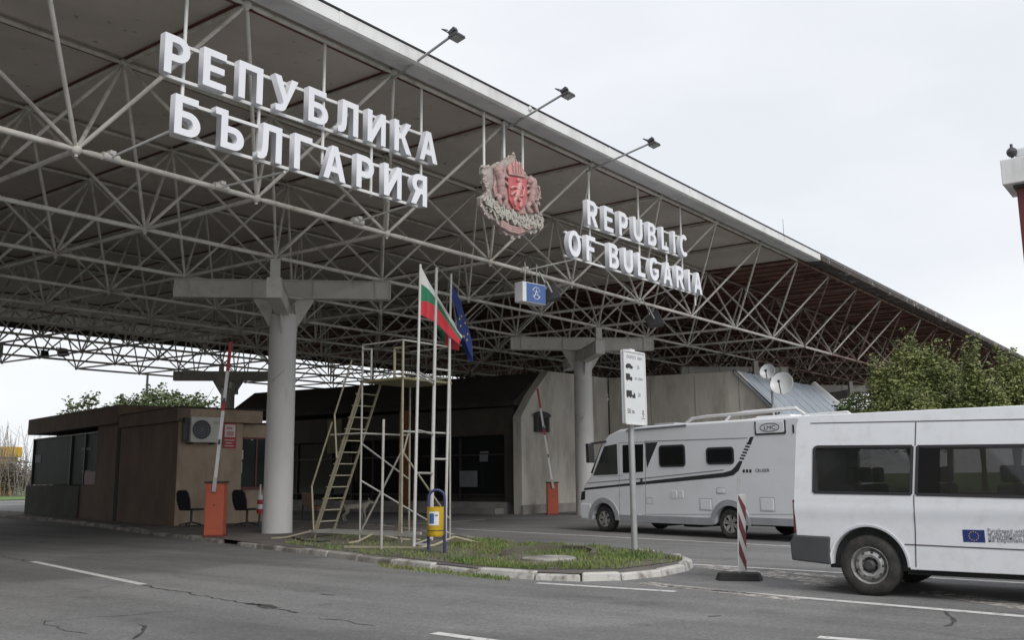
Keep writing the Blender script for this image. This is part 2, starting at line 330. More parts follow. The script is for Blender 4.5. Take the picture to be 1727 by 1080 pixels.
# cracks that follow the joint between the lane slabs
def crack(pts, w, jit=.05, z=.0035):
    P = [G(*p) for p in pts]; mb = MB(); out = []
    for a, b in zip(P[:-1], P[1:]):
        n = max(2, int((b-a).length/.12))
        for i in range(n): out.append(a.lerp(b, i/n))
    out = [p+Vector((random.uniform(-jit, jit), random.uniform(-jit, jit), 0)) for p in out]
    v = []
    for i, p in enumerate(out):
        d = (out[min(i+1, len(out)-1)]-out[max(i-1, 0)]).normalized(); n = Vector((-d.y, d.x, 0))*w*random.uniform(.25, 1)/2; v += [p-n, p+n]
    mb.add([(q.x, q.y, z) for q in v], [(2*i, 2*i+1, 2*i+3, 2*i+2) for i in range(len(out)-1)]); return struct(mb.build('road_crack', M['crack'], fix=False))
crack([(241, 988), (330, 1004), (420, 1020), (510, 1037)], .05); crack([(420, 1018), (450, 1022), (478, 1030)], .16, .06)
crack([(0, 940), (30, 944), (58, 950)], .06); crack([(65, 1050), (160, 1043), (260, 1035), (330, 1032)], .025)
crack([(225, 1080), (245, 1060), (230, 1052)], .05, .03); crack([(535, 1043), (600, 1052), (640, 1058)], .03); crack([(70, 1048), (110, 1066), (160, 1072)], .02)
crack([(1590, 1030), (1610, 1045), (1590, 1062)], .05, .03); crack([(1195, 1041), (1236, 1039)], .07, .01); crack([(970, 1018), (998, 1019)], .07, .01); crack([(540, 1003), (575, 1006)], .05, .03)

# island
isl = [G(*q) for q in ((104, 882), (180, 892), (260, 904), (315, 911), (430, 925), (550, 940), (660, 955), (800, 972), (900, 979), (980, 982), (1050, 980), (1120, 973), (1160, 964), (1170, 957), (1150, 947), (1110, 939), (1072, 934), (990, 927), (830, 918.5))]
isl = [Vector((p.x, p.y, 0)) for p in isl] + [Vector((12.6, 5.5, 0)), Vector((13.6, 12, 0)), Vector((14, 34, 0)), Vector((14.5, 50, 0)), Vector((17.5, 50, 0)), Vector((13.6, 30, 0))]
def inset(poly, d):
    n = len(poly); out = []
    area = sum(poly[i].x*poly[(i+1) % n].y-poly[(i+1) % n].x*poly[i].y for i in range(n)); sg = 1 if area > 0 else -1
    for i in range(n):
        a = (poly[i]-poly[i-1]).normalized(); b = (poly[(i+1) % n]-poly[i]).normalized(); na = Vector((-a.y, a.x, 0))*sg; nb = Vector((-b.y, b.x, 0))*sg
        m_ = (na+nb); m_ = m_/max(.4, m_.length_squared)*2 if m_.length > .3 else na
        out.append(poly[i]+m_*d)
    return out
isl = isl[:-3] + [Vector((14, 45, 0)), Vector((12.6, 45, 0)), Vector((10.9, 24, 0))]
inn = inset(isl, .16)
# kerb as separate cast stones, worn: still one structure mesh
M['kerb'] = mat('kerb_stone', (.36, .345, .32), .85, .2, 2.2, bump=.5, bscale=15, dirt=(.11, .09, .075), dscale=1.5, damt=.85, dlo=.42, dhi=.6)
M['kerb_pale'] = mat('kerb_stone_limewashed', (.50, .485, .455), .85, .12, 2.2, bump=.5, bscale=15, dirt=(.17, .14, .12), dscale=2.6, damt=.9, dlo=.5, dhi=.62)
kb = MB(); kd = kb; kp = MB(); n = len(isl)
for i in range(n):
    kb = kp if 6 <= i <= 16 else kd
    a, b, c, d = isl[i], isl[(i+1) % n], inn[(i+1) % n], inn[i]; L_ = (b-a).length; k = max(1, round(L_/1.0))
    for j in range(k):
        if random.random() < .03: continue
        t0, t1 = j/k+.006/L_*2, (j+1)/k-.006/L_*2; h = .115+random.uniform(-.035, .012); o = random.uniform(-.015, .015)
        q = [a.lerp(b, t0), a.lerp(b, t1), d.lerp(c, t1), d.lerp(c, t0)]; nrm = (q[0]-q[3]).normalized()*o
        q = [p+nrm for p in q]; top = [q[0]-nrm*0+(q[3]-q[0])*.15, q[1]+(q[2]-q[1])*.15, q[2], q[3]]
        kb.add([(p.x, p.y, -.01) for p in q]+[(p.x, p.y, h) for p in top], [(4, 5, 6, 7), (0, 1, 5, 4), (1, 2, 6, 5), (2, 3, 7, 6), (3, 0, 4, 7)])
struct(kd.build('kerb', M['kerb'], bevel=.02, seg=1)); struct(kp.build('kerb', M['kerb_pale'], bevel=.02, seg=1))
sheet('island_pavement', [(p.x, p.y) for p in inset(isl, .12)], .095, M['paving'])
# soil bed at the tip
bed = [G(*q) for q in ((470, 925), (660, 951), (800, 967), (900, 974), (1050, 974), (1150, 960), (1155, 954), (1100, 940), (1070, 936), (990, 930), (850, 922), (760, 915), (700, 905), (560, 905))]
bedv = [Vector((p.x, p.y, 0)) for p in bed]
sheet('island_soil', [(p.x, p.y) for p in inset(bedv, .12)], .103, M['soil'])
# round concrete curb in the bed
rc = MB(); pts = [G(*q, .1) for q in ((850, 939), (862, 934), (900, 930), (950, 929.5), (990, 932), (1004, 937), (1000, 943))]
for a, b in zip(pts[:-1], pts[1:]): rc.beam((a.x, a.y, .12), (b.x, b.y, .12), .1, .16)
struct(rc.build('bed_edging', M['soil']))
cc = MB(); c0 = G(925, 944, .1); cc.lathe([(0, .135), (.42, .135), (.45, .125), (.45, .05)], lambda r, a, t: (c0.x+r*math.cos(a), c0.y+r*math.sin(a), t), 28); struct(cc.build('manhole_cover', M['kerb']))

# grass tufts in the bed
def inside(x, y, poly):
    c = False; j = len(poly)-1
    for i in range(len(poly)):
        if (poly[i].y > y) != (poly[j].y > y) and x < (poly[j].x-poly[i].x)*(y-poly[i].y)/(poly[j].y-poly[i].y)+poly[i].x: c = not c
        j = i
    return c
gp = [Vector((p.x, p.y, 0)) for p in [G(*q) for q in ((745, 957), (800, 966), (900, 973), (1050, 973), (1140, 962), (1155, 954), (1100, 940), (1000, 932), (880, 924), (800, 918), (760, 925))]]
gv = []; gf = []
def blade(x, y, h, z=.1, w=.012):
    a = random.uniform(0, 6.28); l = random.uniform(.1, .6)*h; b = random.uniform(0, 6.28); i = len(gv)
    dx, dy = math.cos(a)*w, math.sin(a)*w
    gv.extend([(x-dx, y-dy, z), (x+dx, y+dy, z), (x+math.cos(b)*l*.4+dx*.5, y+math.sin(b)*l*.4+dy*.5, z+h*.6), (x+math.cos(b)*l, y+math.sin(b)*l, z+h)]); gf.extend([(i, i+1, i+2), (i, i+2, i+3)])
xs = [p.x for p in gp]; ys = [p.y for p in gp]
clump = [(random.uniform(min(xs), max(xs)), random.uniform(min(ys), max(ys)), random.uniform(.15, .5)) for _ in range(115)]
clump = [c for c in clump if inside(c[0], c[1], gp) and math.hypot(c[0]-c0.x, c[1]-c0.y) > .75]
for cx, cy, cr_ in clump:
    for _ in range(int(230*cr_*2)):
        x, y = random.gauss(cx, cr_*.6), random.gauss(cy, cr_*.6)
        if inside(x, y, gp) and math.hypot(x-c0.x, y-c0.y) > .5: blade(x, y, random.uniform(.03, .095)*(1.5 if random.random() < .07 else 1))
for _ in range(3000):
    x, y = random.uniform(min(xs), max(xs)), random.uniform(min(ys), max(ys))
    if inside(x, y, gp) and math.hypot(x-c0.x, y-c0.y) > .5: blade(x, y, random.uniform(.02, .06))
for _ in range(1600):   # weeds in the soil and along the kerb
    q = random.choice([(560, 935), (620, 945), (680, 940), (720, 948), (600, 915), (640, 925), (500, 925)]); p = G(q[0]+random.gauss(0, 22), q[1]+random.gauss(0, 4))
    if inside(p.x, p.y, bedv): blade(p.x, p.y, random.uniform(.02, .08))
for k in range(900):
    t = random.random(); p = G(640+t*220, 954+t*24+random.gauss(1, 1.4)); blade(p.x, p.y, random.uniform(.02, .07), z=0)
me = bpy.data.meshes.new('grass'); me.from_pydata(gv, [], gf); me.materials.append(M['grass']); go = bpy.data.objects.new('grass', me); COL.objects.link(go)
tag(go, 'short green grass and weeds growing at the tip of the traffic island', 'grass', kind='stuff')
# far grass verge with kerb
sheet('verge', [(16, 75), (23, 75), (26.5, 62), (70, 62), (160, 160), (60, 190)], .05, M['grass_far'])
vk = MB()
for k in range(26):
    a = Vector((26.5, 62, 0)).lerp(Vector((22.2, 78, 0)), k/16); b = Vector((26.5, 62, 0)).lerp(Vector((22.2, 78, 0)), (k+.9)/16); vk.beam((a.x, a.y, .08), (b.x, b.y, .08), .25, .2)
struct(vk.build('verge_kerb', M['kerb']))

# ================================================================== CANOPY (space frame on columns)
SX, SY, HB, HT, AX, BY = 3.54777, 3.69754, 6.60379, 9.18973, .0053006, .0094316
DX = [0, -.087, -.204, -.180, -.113, .074, .089, .10, .044, 0, .006, -.024, -.018, -.006, 0]
def NODE(i, j, top=False):
    x = i*SX + float(np.interp(i, range(15), DX)); y = j*SY
    z = (HT if top else HB) + AX*x + BY*y
    if not top: z += .007*max(0, y-6)
    return Vector((x, y, z))
NI0, NI1, NJ = -7, 24, 10
canopy = empty('border_canopy', (8.8, 5.7, 6.5), 'huge white steel space frame canopy spanning all lanes of the checkpoint', 'canopy')
def child(o): o.matrix_parent_inverse = canopy.matrix_world.inverted() if False else Matrix.Translation(-Vector((8.8, 5.7, 6.5))); return o
members = []   # (p, q, radius, rusty)
bot = {(i, j): NODE(i, j) for i in range(NI0, NI1+1) for j in range(NJ)}
top = {(i, j): NODE(i+.5, j-.5, True) for i in range(NI0-1, NI1+1) for j in range(NJ+1)}
for (i, j), p in bot.items():
    if (i+1, j) in bot and not (i == 4 and j == 9): members.append((p, bot[(i+1, j)], .05, i > 9))
    if (i, j+1) in bot: members.append((p, bot[(i, j+1)], .042, i > 9))
    for di in (-1, 0):
        for dj in (0, 1):
            q = top.get((i+di, j+dj))
            if q is not None: members.append((p, q, .036, i > 8 and random.random() < .55))
for (i, j), p in top.items():
    if (i+1, j) in top: members.append((p, top[(i+1, j)], .045, i > 6))
    if (i, j+1) in top: members.append((p, top[(i, j+1)], .04, i > 6))
def vis(p):
    d = p-CAM; z = d.dot(fw)
    if z < 2: return False
    x = W0/2+FPX*d.dot(RT)/z; y = H0/2-FPX*d.dot(UP)/z
    return -150 < x < W0+60 and -150 < y < H0
def size_px(mm):
    p, q = mm[0], mm[1]
    if not (vis(p) or vis(q)): return -1
    m_ = (p+q)/2; d = (m_-CAM).dot(fw)
    return (q-p).length*mm[2]/max(d, 1)**2 if d > 0 else -1
members.sort(key=size_px, reverse=True)
near, rest = members[:96], members[96:]
for p, q, r, ru in near:
    mb = MB(); mb.strut(p, q, r, 10); child(mb.build('strut', M['strut_rust'] if ru else M['strut'], canopy, smooth=50, fix=False))
lat = MB()
for p, q, r, ru in rest:
    o = len(lat.f); lat.strut(p, q, r, 6); 
    if ru: lat.mi[o:] = [1]*(len(lat.f)-o)
jn = 0
nodes = sorted([(p, .085, i > 8) for (i, j), p in bot.items()]+[(p, .085, i > 6) for (i, j), p in top.items()], key=lambda a: (a[0]-CAM).length if vis(a[0]) else 999)
for p, r, ru in nodes[:36]:
    mb = MB(); mb.ball(p, r, 14, 8); mb.tube(p-Vector((0, 0, r+.03)), p+Vector((0, 0, r+.03)), .03, n=8); child(mb.build('node_joint', M['strut_rust'] if ru else M['strut'], canopy, smooth=50))
for p, r, ru in nodes[36:]: lat.ball(p, r*.95, 7, 4, 1 if ru else 0)
o = child(lat.build('strut_lattice', [M['strut'], M['strut_rust']], canopy, smooth=60, fix=False)); o['kind'] = 'stuff'
# roof deck: panels between the top rows, light then rusty
def tz(x, y, dz): return (x, y, HT+AX*x+BY*y+dz)
Y0, Y1 = -.5*SY, 9.5*SY
def deckmesh(i0, i1, m, nm):
    mb = MB()
    for i in range(i0, i1):
        xa, xb = NODE(i+.5, 0, True).x+.012, NODE(i+1.5, 0, True).x-.012
        for j in range(10):
            ya, yb = Y0+j*SY+.012, Y0+(j+1)*SY-.012
            if j == 0: ya -= .12
            if j == 9: yb += .7
            v = [tz(x, y, h) for h in (.10, .16) for x, y in ((xa, ya), (xb, ya), (xb, yb), (xa, yb))]
            mb.add(v, [(0, 3, 2, 1), (4, 5, 6, 7), (0, 1, 5, 4), (1, 2, 6, 5), (2, 3, 7, 6), (3, 0, 4, 7)])
    return child(mb.build(nm, m, canopy))
deckmesh(-8, 7, M['deck'], 'roof_deck'); deckmesh(7, 24, M['deck_rust'], 'roof_deck')['label'] = 'dark rusted stretch of the roof deck'
cov = MB(); xa, xb = NODE(-7.5, 0, True).x, NODE(24.5, 0, True).x     # weather sheet above the panels
cov.add([tz(x, y, h) for h in (.165, .24) for x, y in ((xa, Y0-.15), (xb, Y0-.15), (xb, Y1+.72), (xa, Y1+.72))], [(0, 3, 2, 1), (4, 5, 6, 7), (0, 1, 5, 4), (1, 2, 6, 5), (2, 3, 7, 6), (3, 0, 4, 7)])
child(cov.build('roof_sheet', M['darkroof'], canopy))
# purlins along x over each top row, and joint strips
pu = MB()
for j in range(11):
    y = Y0+j*SY
    for dy in (-.0,):
        pu.beam(tz(xa, y+.16, .06), tz(xb, y+.16, .06), .07, .07)
for i in range(-8, 25):
    x = NODE(i+.5, 0, True).x; pu.beam(tz(x, Y0, .085), tz(x, Y1, .085), .05, .028)
child(pu.build('purlin', M['deck_rust'], canopy, fix=False))
rib = MB()
for i in range(28, 100):   # pressed ribs of the rusty sheeting
    x = NODE(7.5, 0, True).x+(i-28)*.86; rib.beam(tz(x, Y0, .075), tz(x, Y1, .075), .05, .045)
child(rib.build('deck_rib', M['deck_rust'], canopy, fix=False))
# front fascia: gutter box with soffit
def fascia(x0, x1, m, joint):
    mb = MB(); prof = [(-.10, .045), (-.60, .0), (-.66, .03), (-.66, .245), (-.60, .27), (-.10, .30)]
    prof = [(Y0+a, b) for a, b in prof]
    v = [tz(x, y, b) for x in (x0, x1) for y, b in prof]; n = len(prof)
    mb.add(v, [tuple(range(n-1, -1, -1)), tuple(range(n, 2*n))]+[(i, (i+1) % n, n+(i+1) % n, n+i) for i in range(n)])
    if joint:
        prof2 = [(y-.012 if y < Y0-.5 else y, b+(.012 if b > .2 else -.012)) for y, b in prof]
        v = [tz(x, y, b) for x in (x0-.05, x0+.05) for y, b in prof2]; mb.add(v, [tuple(range(n-1, -1, -1)), tuple(range(n, 2*n))]+[(i, (i+1) % n, n+(i+1) % n, n+i) for i in range(n)])
    return child(mb.build('fascia', m, canopy))
xe = [xa-2, 3.2, 12.1]+[NODE(i+.5, 0, True).x+.55 for i in (4, 5, 6, 7)]
for a, b in zip(xe[:-1], xe[1:]): fascia(a+.004, b-.004, M['fascia'], True)
x = xe[-1]
while x < xb: fascia(x+.004, min(x+7.1, xb)-.004, M['fascia_rust'], False)['label'] = 'weathered brown stretch of fascia'; x += 7.1
cap = MB(); cap.beam(tz(xa-2, Y0-.665, .28), tz(xb, Y0-.665, .28), .035, .035); child(cap.build('fascia_cap', M['dark'], canopy))
bf = MB(); bf.add([tz(x, y, h) for h in (-.25, .28) for x, y in ((xa, Y1+.75), (xb, Y1+.75), (xb, Y1+.85), (xa, Y1+.85))], [(0, 3, 2, 1), (4, 5, 6, 7), (0, 1, 5, 4), (1, 2, 6, 5), (2, 3, 7, 6), (3, 0, 4, 7)])
child(bf.build('rear_fascia', M['darkroof'], canopy))

# columns
def column(ci, cj, label):
    a, b, c, d = NODE(ci-.5, cj-.5), NODE(ci+.5, cj-.5), NODE(ci+.5, cj+.5), NODE(ci-.5, cj+.5)
    ctr = (a+b+c+d)/4; zb = ctr.z
    t = empty('canopy_column', (ctr.x, ctr.y, 0), label, 'column', 'columns carrying the canopy')
    off = Matrix.Translation(-Vector((ctr.x, ctr.y, 0)))
    def ch(o): o.matrix_parent_inverse = off; return o
    mb = MB(); mb.lathe([(.0, 0), (.385, 0), (.37, .6), (.345, zb-1.0), (.0, zb-1.0)], lambda r, q, z: (ctr.x+r*math.cos(q), ctr.y+r*math.sin(q), z), 40)
    ch(mb.build('shaft', M['column'], t, smooth=40))
    def ibeam(p, q, z0, z1, nm):
        p = Vector((p.x, p.y, 0)); q = Vector((q.x, q.y, 0)); e = (q-p).normalized(); p -= e*.22; q += e*.22; m = MB(); Z = Vector((0, 0, 1))
        zc = (z0+z1)/2
        m.beam(p+Z*(z1-.012), q+Z*(z1-.012), .34, .024); m.beam(p+Z*(z0+.012), q+Z*(z0+.012), .34, .024)
        for s in (-1, 1):
            n_ = Vector((-e.y, e.x, 0))*s*.11; m.beam(p+n_+Z*zc, q+n_+Z*zc, .02, z1-z0-.05)
        for tt in (.0, .07, .36, .64, .93, 1.): c_ = p.lerp(q, tt); m.beam(c_-e*.01+Z*zc, c_+e*.01+Z*zc, .335, z1-z0-.052)
        return ch(m.build(nm, M['beam'], t))
    ibeam(d, b, zb-.56, zb-.07, 'cross_beam'); ibeam(a, c, zb-1.05, zb-.565, 'cross_beam')
    for q in (a, c):
        m = MB(); m.box(-.11, .11, -.11, .11, zb-.565, q.z-.05, Matrix.Translation((q.x, q.y, 0))@Matrix.Rotation(R(45), 4, 'Z')); ch(m.build('post', M['beam'], t, bevel=.01))
    e = (b-d); e.z = 0; e.normalize()
    for s in (-1, 1):
        for w in (e, Vector((-e.y, e.x, 0))):
            zt = zb-.56 if w is e else zb-1.05
            if w is e: poly = [(.30, 0), (.78, 0), (.78, -.05), (.36, -.75), (.30, -.75)]
            else: poly = [(.30, 0), (.6, 0), (.6, -.05), (.35, -.5), (.30, -.5)]
            m = MB(); n_ = Vector((-w.y, w.x, 0))
            m.prism(poly, lambda A, B, T, w=w, s=s, zt=zt, n_=n_: Vector((ctr.x, ctr.y, zt+B))+w*s*A+n_*T, -.02, .02); ch(m.build('gusset', M['beam'], t))
    m = MB(); m.box(ctr.x-.42, ctr.x+.42, ctr.y-.42, ctr.y+.42, zb-.59, zb-.56); ch(m.build('cap_plate', M['beam'], t))
    return t
column(2.5, 1.5, 'thick pale round column on the traffic island right beside the orange barrier')
column(6.5, 1.5, 'pale round column standing directly in front of the concrete wall behind the motorhome')
column(6.5, 7.5, 'far shaded column whose head shows above the brown booths')
column(2.5, 7.5, 'far column at the left picture edge, only its cross beam end in view')
column(14.5, 1.5, 'distant column in the shade behind the green bush')
column(10.5, 1.5, 'distant column whose head peeks over the concrete wall with the satellite dishes')

def scribble(col_, px_lines, r_, w_=.012):
    c_ = col_.location; m = MB()
    for ln in px_lines:
        P = []
        for q in ln:
            d = ray(*q); h = Vector((d.x, d.y, 0)); o_ = Vector((CAM.x-c_.x, CAM.y-c_.y, 0)); A_ = h.dot(h); B_ = 2*h.dot(o_); C_ = o_.dot(o_)-r_*r_; ds = B_*B_-4*A_*C_
            if ds > 0: P.append(CAM+d*((-B_-math.sqrt(ds))/(2*A_)))
        for a_, b_ in zip(P[:-1], P[1:]): m.tube(a_, b_, w_/2, n=5)
    o = m.build('scribble', M['ink_grey'], col_); o.matrix_parent_inverse = Matrix.Translation(-c_)
cols = [o for o in COL.objects if o.name.startswith('canopy_column')]
scribble(cols[0], [[(456, 645), (464, 638), (470, 634), (476, 628), (480, 624)], [(463, 640), (459, 648)], [(480, 895), (482, 880), (486, 874), (484, 888), (487, 896)], [(483, 872), (485, 866)]], .362)
scribble(cols[1], [[(971, 716), (978, 708), (984, 702), (980, 712)], [(976, 700), (986, 698)]], .362, .016)
# floodlights on arms, over the letters
def flood(i, l, dz, label):
    t = NODE(i+.5, -.5, True); b = t+Vector((-.06, .12, -.20)); e = t+Vector((0, -l, .15+dz))
    o = empty('floodlight', b, label, 'floodlight', 'floodlights on arms along the fascia'); off = Matrix.Translation(-b)
    m = MB(); m.tube(b, e, .026, n=8); m.tube(b+Vector((.02, 0, .1)), b+Vector((.0, -.55, .09)), .012, n=6); m.build('arm', M['steel'], o, smooth=40).matrix_parent_inverse = off
    m = MB(); T = Matrix.Translation(e+Vector((0, -.02, .04)))@Matrix.Rotation(R(-25), 4, 'X'); m.box(-.05, .05, -.08, .08, 0, .07, T); m.path([T@Vector(q) for q in ((-.17, 0, -.02), (-.17, .1, .1), (.17, .1, .1), (.17, 0, -.02))], .012); m.build('bracket', M['lamp_dark'], o).matrix_parent_inverse = off
    T = Matrix.Translation(e+Vector((0, -.10, -.07)))@Matrix.Rotation(R(-12), 4, 'X')@Matrix.Scale(.78, 4); m = MB(); m.box(-.17, .17, -.13, .13, -.035, .035, T)
    for k in range(6): m.box(-.14+k*.05, -.125+k*.05, -.1, .1, .036, .07, T)
    m.build('lamp_housing', M['lamp_dark'], o, bevel=.008).matrix_parent_inverse = off
    m = MB(); m.box(-.15, .15, -.11, .11, -.04, -.036, T); m.build('lens', M['steel'], o).matrix_parent_inverse = off
flood(1, 1.5, .17, 'floodlight on its arm above the Cyrillic lettering, leftmost of three')
flood(2, 1.62, .14, 'floodlight on its arm above the coat of arms')
flood(3, 1.72, .02, 'floodlight on its arm above the word REPUBLIC')
t2 = NODE(2.5, -.5, True)
o = MB(); p = onY(888, 187, Y0-.6); o.beam(p+Vector((-.3, .25, -.1)), p+Vector((.0, -.02, .04)), .12, .10); o.ball(p+Vector((.03, -.05, .04)), .07, 8, 5)
tag(o.build('security_camera', M['white'], bevel=.01), 'small white camera poking out of the fascia beside the middle floodlight', 'camera')
o = MB(); p = onY(1322, 400, Y0+1.0); o.tube((p.x, p.y, HT+.2), p+Vector((0, 0, .75)), .018, .006, n=6); o.tube((p.x-.12, p.y, HT+.75), (p.x+.12, p.y, HT+.75), .008, n=5)
tag(o.build('roof_antenna', M['lamp_dark']), 'thin rod antenna sticking up from the canopy roof edge', 'antenna')

# ================================================================== LETTERS
def LT():
    s = .2; D = {}
    D['Р'] = ([[(0, 0), (s, 0), (s, .34), (.38, .34)]+arc(.38, .67, .32, .33, -90, 90)+[(0, 1)], [(s, .52), (s, .82), (.36, .82)]+arc(.37, .67, .13, .15, 90, -90, 6)], .70)
    D['P'] = D['Р']
    D['Е'] = ([[(0, 0), (.68, 0), (.68, .18), (s, .18), (s, .42), (.62, .42), (.62, .59), (s, .59), (s, .82), (.67, .82), (.67, 1), (0, 1)]], .68)
    D['E'] = D['Е']
    D['П'] = ([[(0, 0), (s, 0), (s, .82), (.56, .82), (.56, 0), (.76, 0), (.76, 1), (0, 1)]], .76)
    D['У'] = ([[(.05, 0), (.22, 0)]+[(.32, .03), (.39, .10), (.43, .19), (.80, 1), (.58, 1), (.41, .50), (.22, 1), (0, 1), (.31, .30), (.28, .22), (.22, .18), (.05, .18)]], .80)
    D['Б'] = ([[(0, 0), (.39, 0)]+arc(.39, .31, .33, .31, -90, 90)+[(s, .62), (s, .82), (.64, .82), (.64, 1), (0, 1)], [(s, .17), (s, .45), (.37, .45)]+arc(.38, .31, .13, .14, 90, -90, 6)], .72)
    D['Л'] = ([[(0, 0), (.08, -.01)]+[(.20, .02), (.29, .12), (.33, .3), (.345, .82), (.58, .82), (.58, 0), (.78, 0), (.78, 1), (.16, 1), (.145, .34), (.12, .20), (.06, .16), (0, .17)]], .78)
    D['И'] = ([[(0, 0), (.19, 0), (.56, .62), (.56, 0), (.75, 0), (.75, 1), (.56, 1), (.19, .38), (.19, 1), (0, 1)]], .75)
    D['К'] = ([[(0, 0), (s, 0), (s, .42), (.30, .44), (.52, 0), (.76, 0), (.46, .55), (.74, 1), (.52, 1), (.31, .62), (s, .61), (s, 1), (0, 1)]], .76)
    D['А'] = ([[(0, 0), (.20, 0), (.27, .22), (.55, .22), (.62, 0), (.83, 0), (.52, 1), (.31, 1)], [(.32, .39), (.41, .72), (.50, .39)]], .83)
    D['A'] = D['А']
    D['Ъ'] = ([[(.17, 0), (.56, 0)]+arc(.56, .30, .31, .30, -90, 90)+[(.37, .60), (.37, 1), (0, 1), (0, .82), (.17, .82)], [(.37, .17), (.37, .43), (.53, .43)]+arc(.54, .30, .12, .13, 90, -90, 6)], .88)
    D['Г'] = ([[(0, 0), (s, 0), (s, .82), (.62, .82), (.62, 1), (0, 1)]], .62)
    D['Я'] = ([[(0, 0), (.23, 0), (.44, .37), (.53, .37), (.53, 0), (.73, 0), (.73, 1), (.36, 1)]+arc(.36, .69, .31, .31, 90, 240, 8)], .73)
    D['Я'] = ([D['Я'][0][0], [(.53, .54), (.40, .54)]+arc(.38, .68, .13, .14, -90, -270, 6)+[(.53, .82)]], .73)
    D['R'] = ([[(0, 0), (s, 0), (s, .38), (.29, .37), (.52, 0), (.76, 0), (.52, .40)]+arc(.42, .70, .30, .30, -55, 90, 9)+[(0, 1)], [(s, .55), (s, .82), (.38, .82)]+arc(.39, .685, .12, .135, 90, -90, 6)], .76)
    D['U'] = ([[(0, 1), (0, .36)]+arc(.375, .36, .375, .37, 180, 360, 12)+[(.75, 1), (.55, 1), (.55, .36)]+arc(.375, .36, .175, .19, 0, -180, 8)+[(s, 1)]], .75)
    D['B'] = ([[(0, 0), (.42, 0)]+arc(.42, .29, .32, .29, -90, 50, 8)+[(.56, .53)]+arc(.40, .76, .28, .24, -30, 90, 7)+[(0, 1)], [(s, .17), (s, .43), (.38, .43)]+arc(.39, .30, .14, .13, 90, -90, 6), [(s, .59), (s, .83), (.36, .83)]+arc(.37, .71, .11, .12, 90, -90, 6)], .74)
    D['L'] = ([[(0, 0), (.62, 0), (.62, .18), (s, .18), (s, 1), (0, 1)]], .62)
    D['I'] = ([[(0, 0), (s, 0), (s, 1), (0, 1)]], .20)
    D['C'] = ([arc(.40, .5, .40, .51, 45, 315, 16)+arc(.40, .5, .20, .32, 305, 55, 12)], .72)
    D['O'] = ([arc(.42, .5, .42, .51, 0, 345, 22), arc(.42, .5, .215, .33, 0, 340, 18)], .84)
    D['F'] = ([[(0, 0), (s, 0), (s, .41), (.56, .41), (.56, .58), (s, .58), (s, .82), (.64, .82), (.64, 1), (0, 1)]], .64)
    D['G'] = ([arc(.42, .5, .42, .51, 42, 322, 16)+[(.80, .25), (.80, .54), (.44, .54), (.44, .37), (.60, .37), (.60, .28)]+arc(.42, .5, .21, .32, 305, 52, 12)], .82)
    D[' '] = ([], .25)
    return D
LET = LT()
YL = -2.0
def sign(name, lines, label, hangers):
    x0, z0 = lines[0][1], lines[0][3]
    o = empty(name, (x0, YL, z0), label, 'lettering'); off = Matrix.Translation(-Vector((x0, YL, z0)))
    for body, xs_, xe_, zs_, ze_, h in lines:
        tot = sum(LET[c][1] for c in body); L_ = xe_-xs_; adv = .68 if h > 0 else 1
        gap = (L_/h - tot)/(len(body)-1) if len(body) > 1 else 0
        sxk = 1.
        if gap < .14: sxk = (L_/h-.16*(len(body)-1))/tot; gap = .16
        x = xs_; sl = (ze_-zs_)/L_
        for c in body:
            loops, w = LET[c]
            if loops:
                zb = zs_+(x-xs_)*sl
                q = outline('letter', loops, .13, M['letter'], o, lambda a, b, t, x=x, zb=zb: (x+a*h*sxk, YL+.065-t*1., zb+b*h))
                q.matrix_parent_inverse = off
            x += (w*sxk+gap)*h
        for fz in (.93, .02):
            m = MB(); m.beam((xs_+.05, YL+.16, zs_+h*fz), (xe_-.05, YL+.16, ze_+h*fz), .045, .05); m.build('rail', M['rail'], o).matrix_parent_inverse = off
    for x, za, zb in hangers:
        m = MB(); m.tube((x, YL+.21, za), (x, YL+.21, zb), .028, n=8); m.build('hanger', M['rail'], o, smooth=40).matrix_parent_inverse = off
    return o
hx = lambda px, py: onY(px, py, YL+.28).x
sign('cyrillic_sign', [('РЕПУБЛИКА', .20, 6.28, 7.44, 7.61, .62), ('БЪЛГАРИЯ', .42, 5.98, 6.545, 6.66, .62)], 'white block letters reading РЕПУБЛИКА БЪЛГАРИЯ hung on the canopy front',
     [(hx(308, 60), 7.0, 9.2), (hx(432, 190), 6.55, 8.0), (hx(543, 100), 6.9, 9.2), (hx(622, 240), 6.6, 7.7), (hx(706, 200), 7.2, 9.25), (hx(648, 330), 6.6, 7.3)])
sign('latin_sign', [('REPUBLIC', 11.82, 17.22, 7.55, 7.70, .64), ('OF BULGARIA', 10.95, 18.08, 6.62, 6.71, .64)], 'white block letters reading REPUBLIC OF BULGARIA hung on the canopy front',
     [(hx(990, 370), 6.7, 9.25), (hx(1072, 350), 6.7, 9.25), (hx(1144, 380), 6.7, 9.3), (hx(1120, 430), 6.7, 8.0), (18.0, 6.4, 7.2)])

for sg_, rods in (('cyrillic_sign', (((186, 266), (292, 219)), ((603, 374), (700, 343)), ((372, 316), (480, 290)))), ('latin_sign', (((885, 457), (985, 434)), ((1075, 509), (1150, 482))))):
    ob = next(o for o in COL.objects if o.name == sg_)
    for a, b in rods:
        pa, pb_ = onY(*a, -.04), onY(*b, YL+.16); m = MB(); m.tube(pa, pb_, .02, n=7); m.build('tie_rod', M['rail'], ob, smooth=40).matrix_parent_inverse = Matrix.Translation(-ob.location)
        m = MB(); d_ = Vector((1, 0, 0)); m.tube(pa-d_*.14, pa+d_*.14, .07, n=10); m.box(pa.x-.05, pa.x+.05, pa.y-.09, pa.y+.05, pa.z+.04, pa.z+.1); m.build('clamp', M['beam'], ob, smooth=40).matrix_parent_inverse = Matrix.Translation(-ob.location)

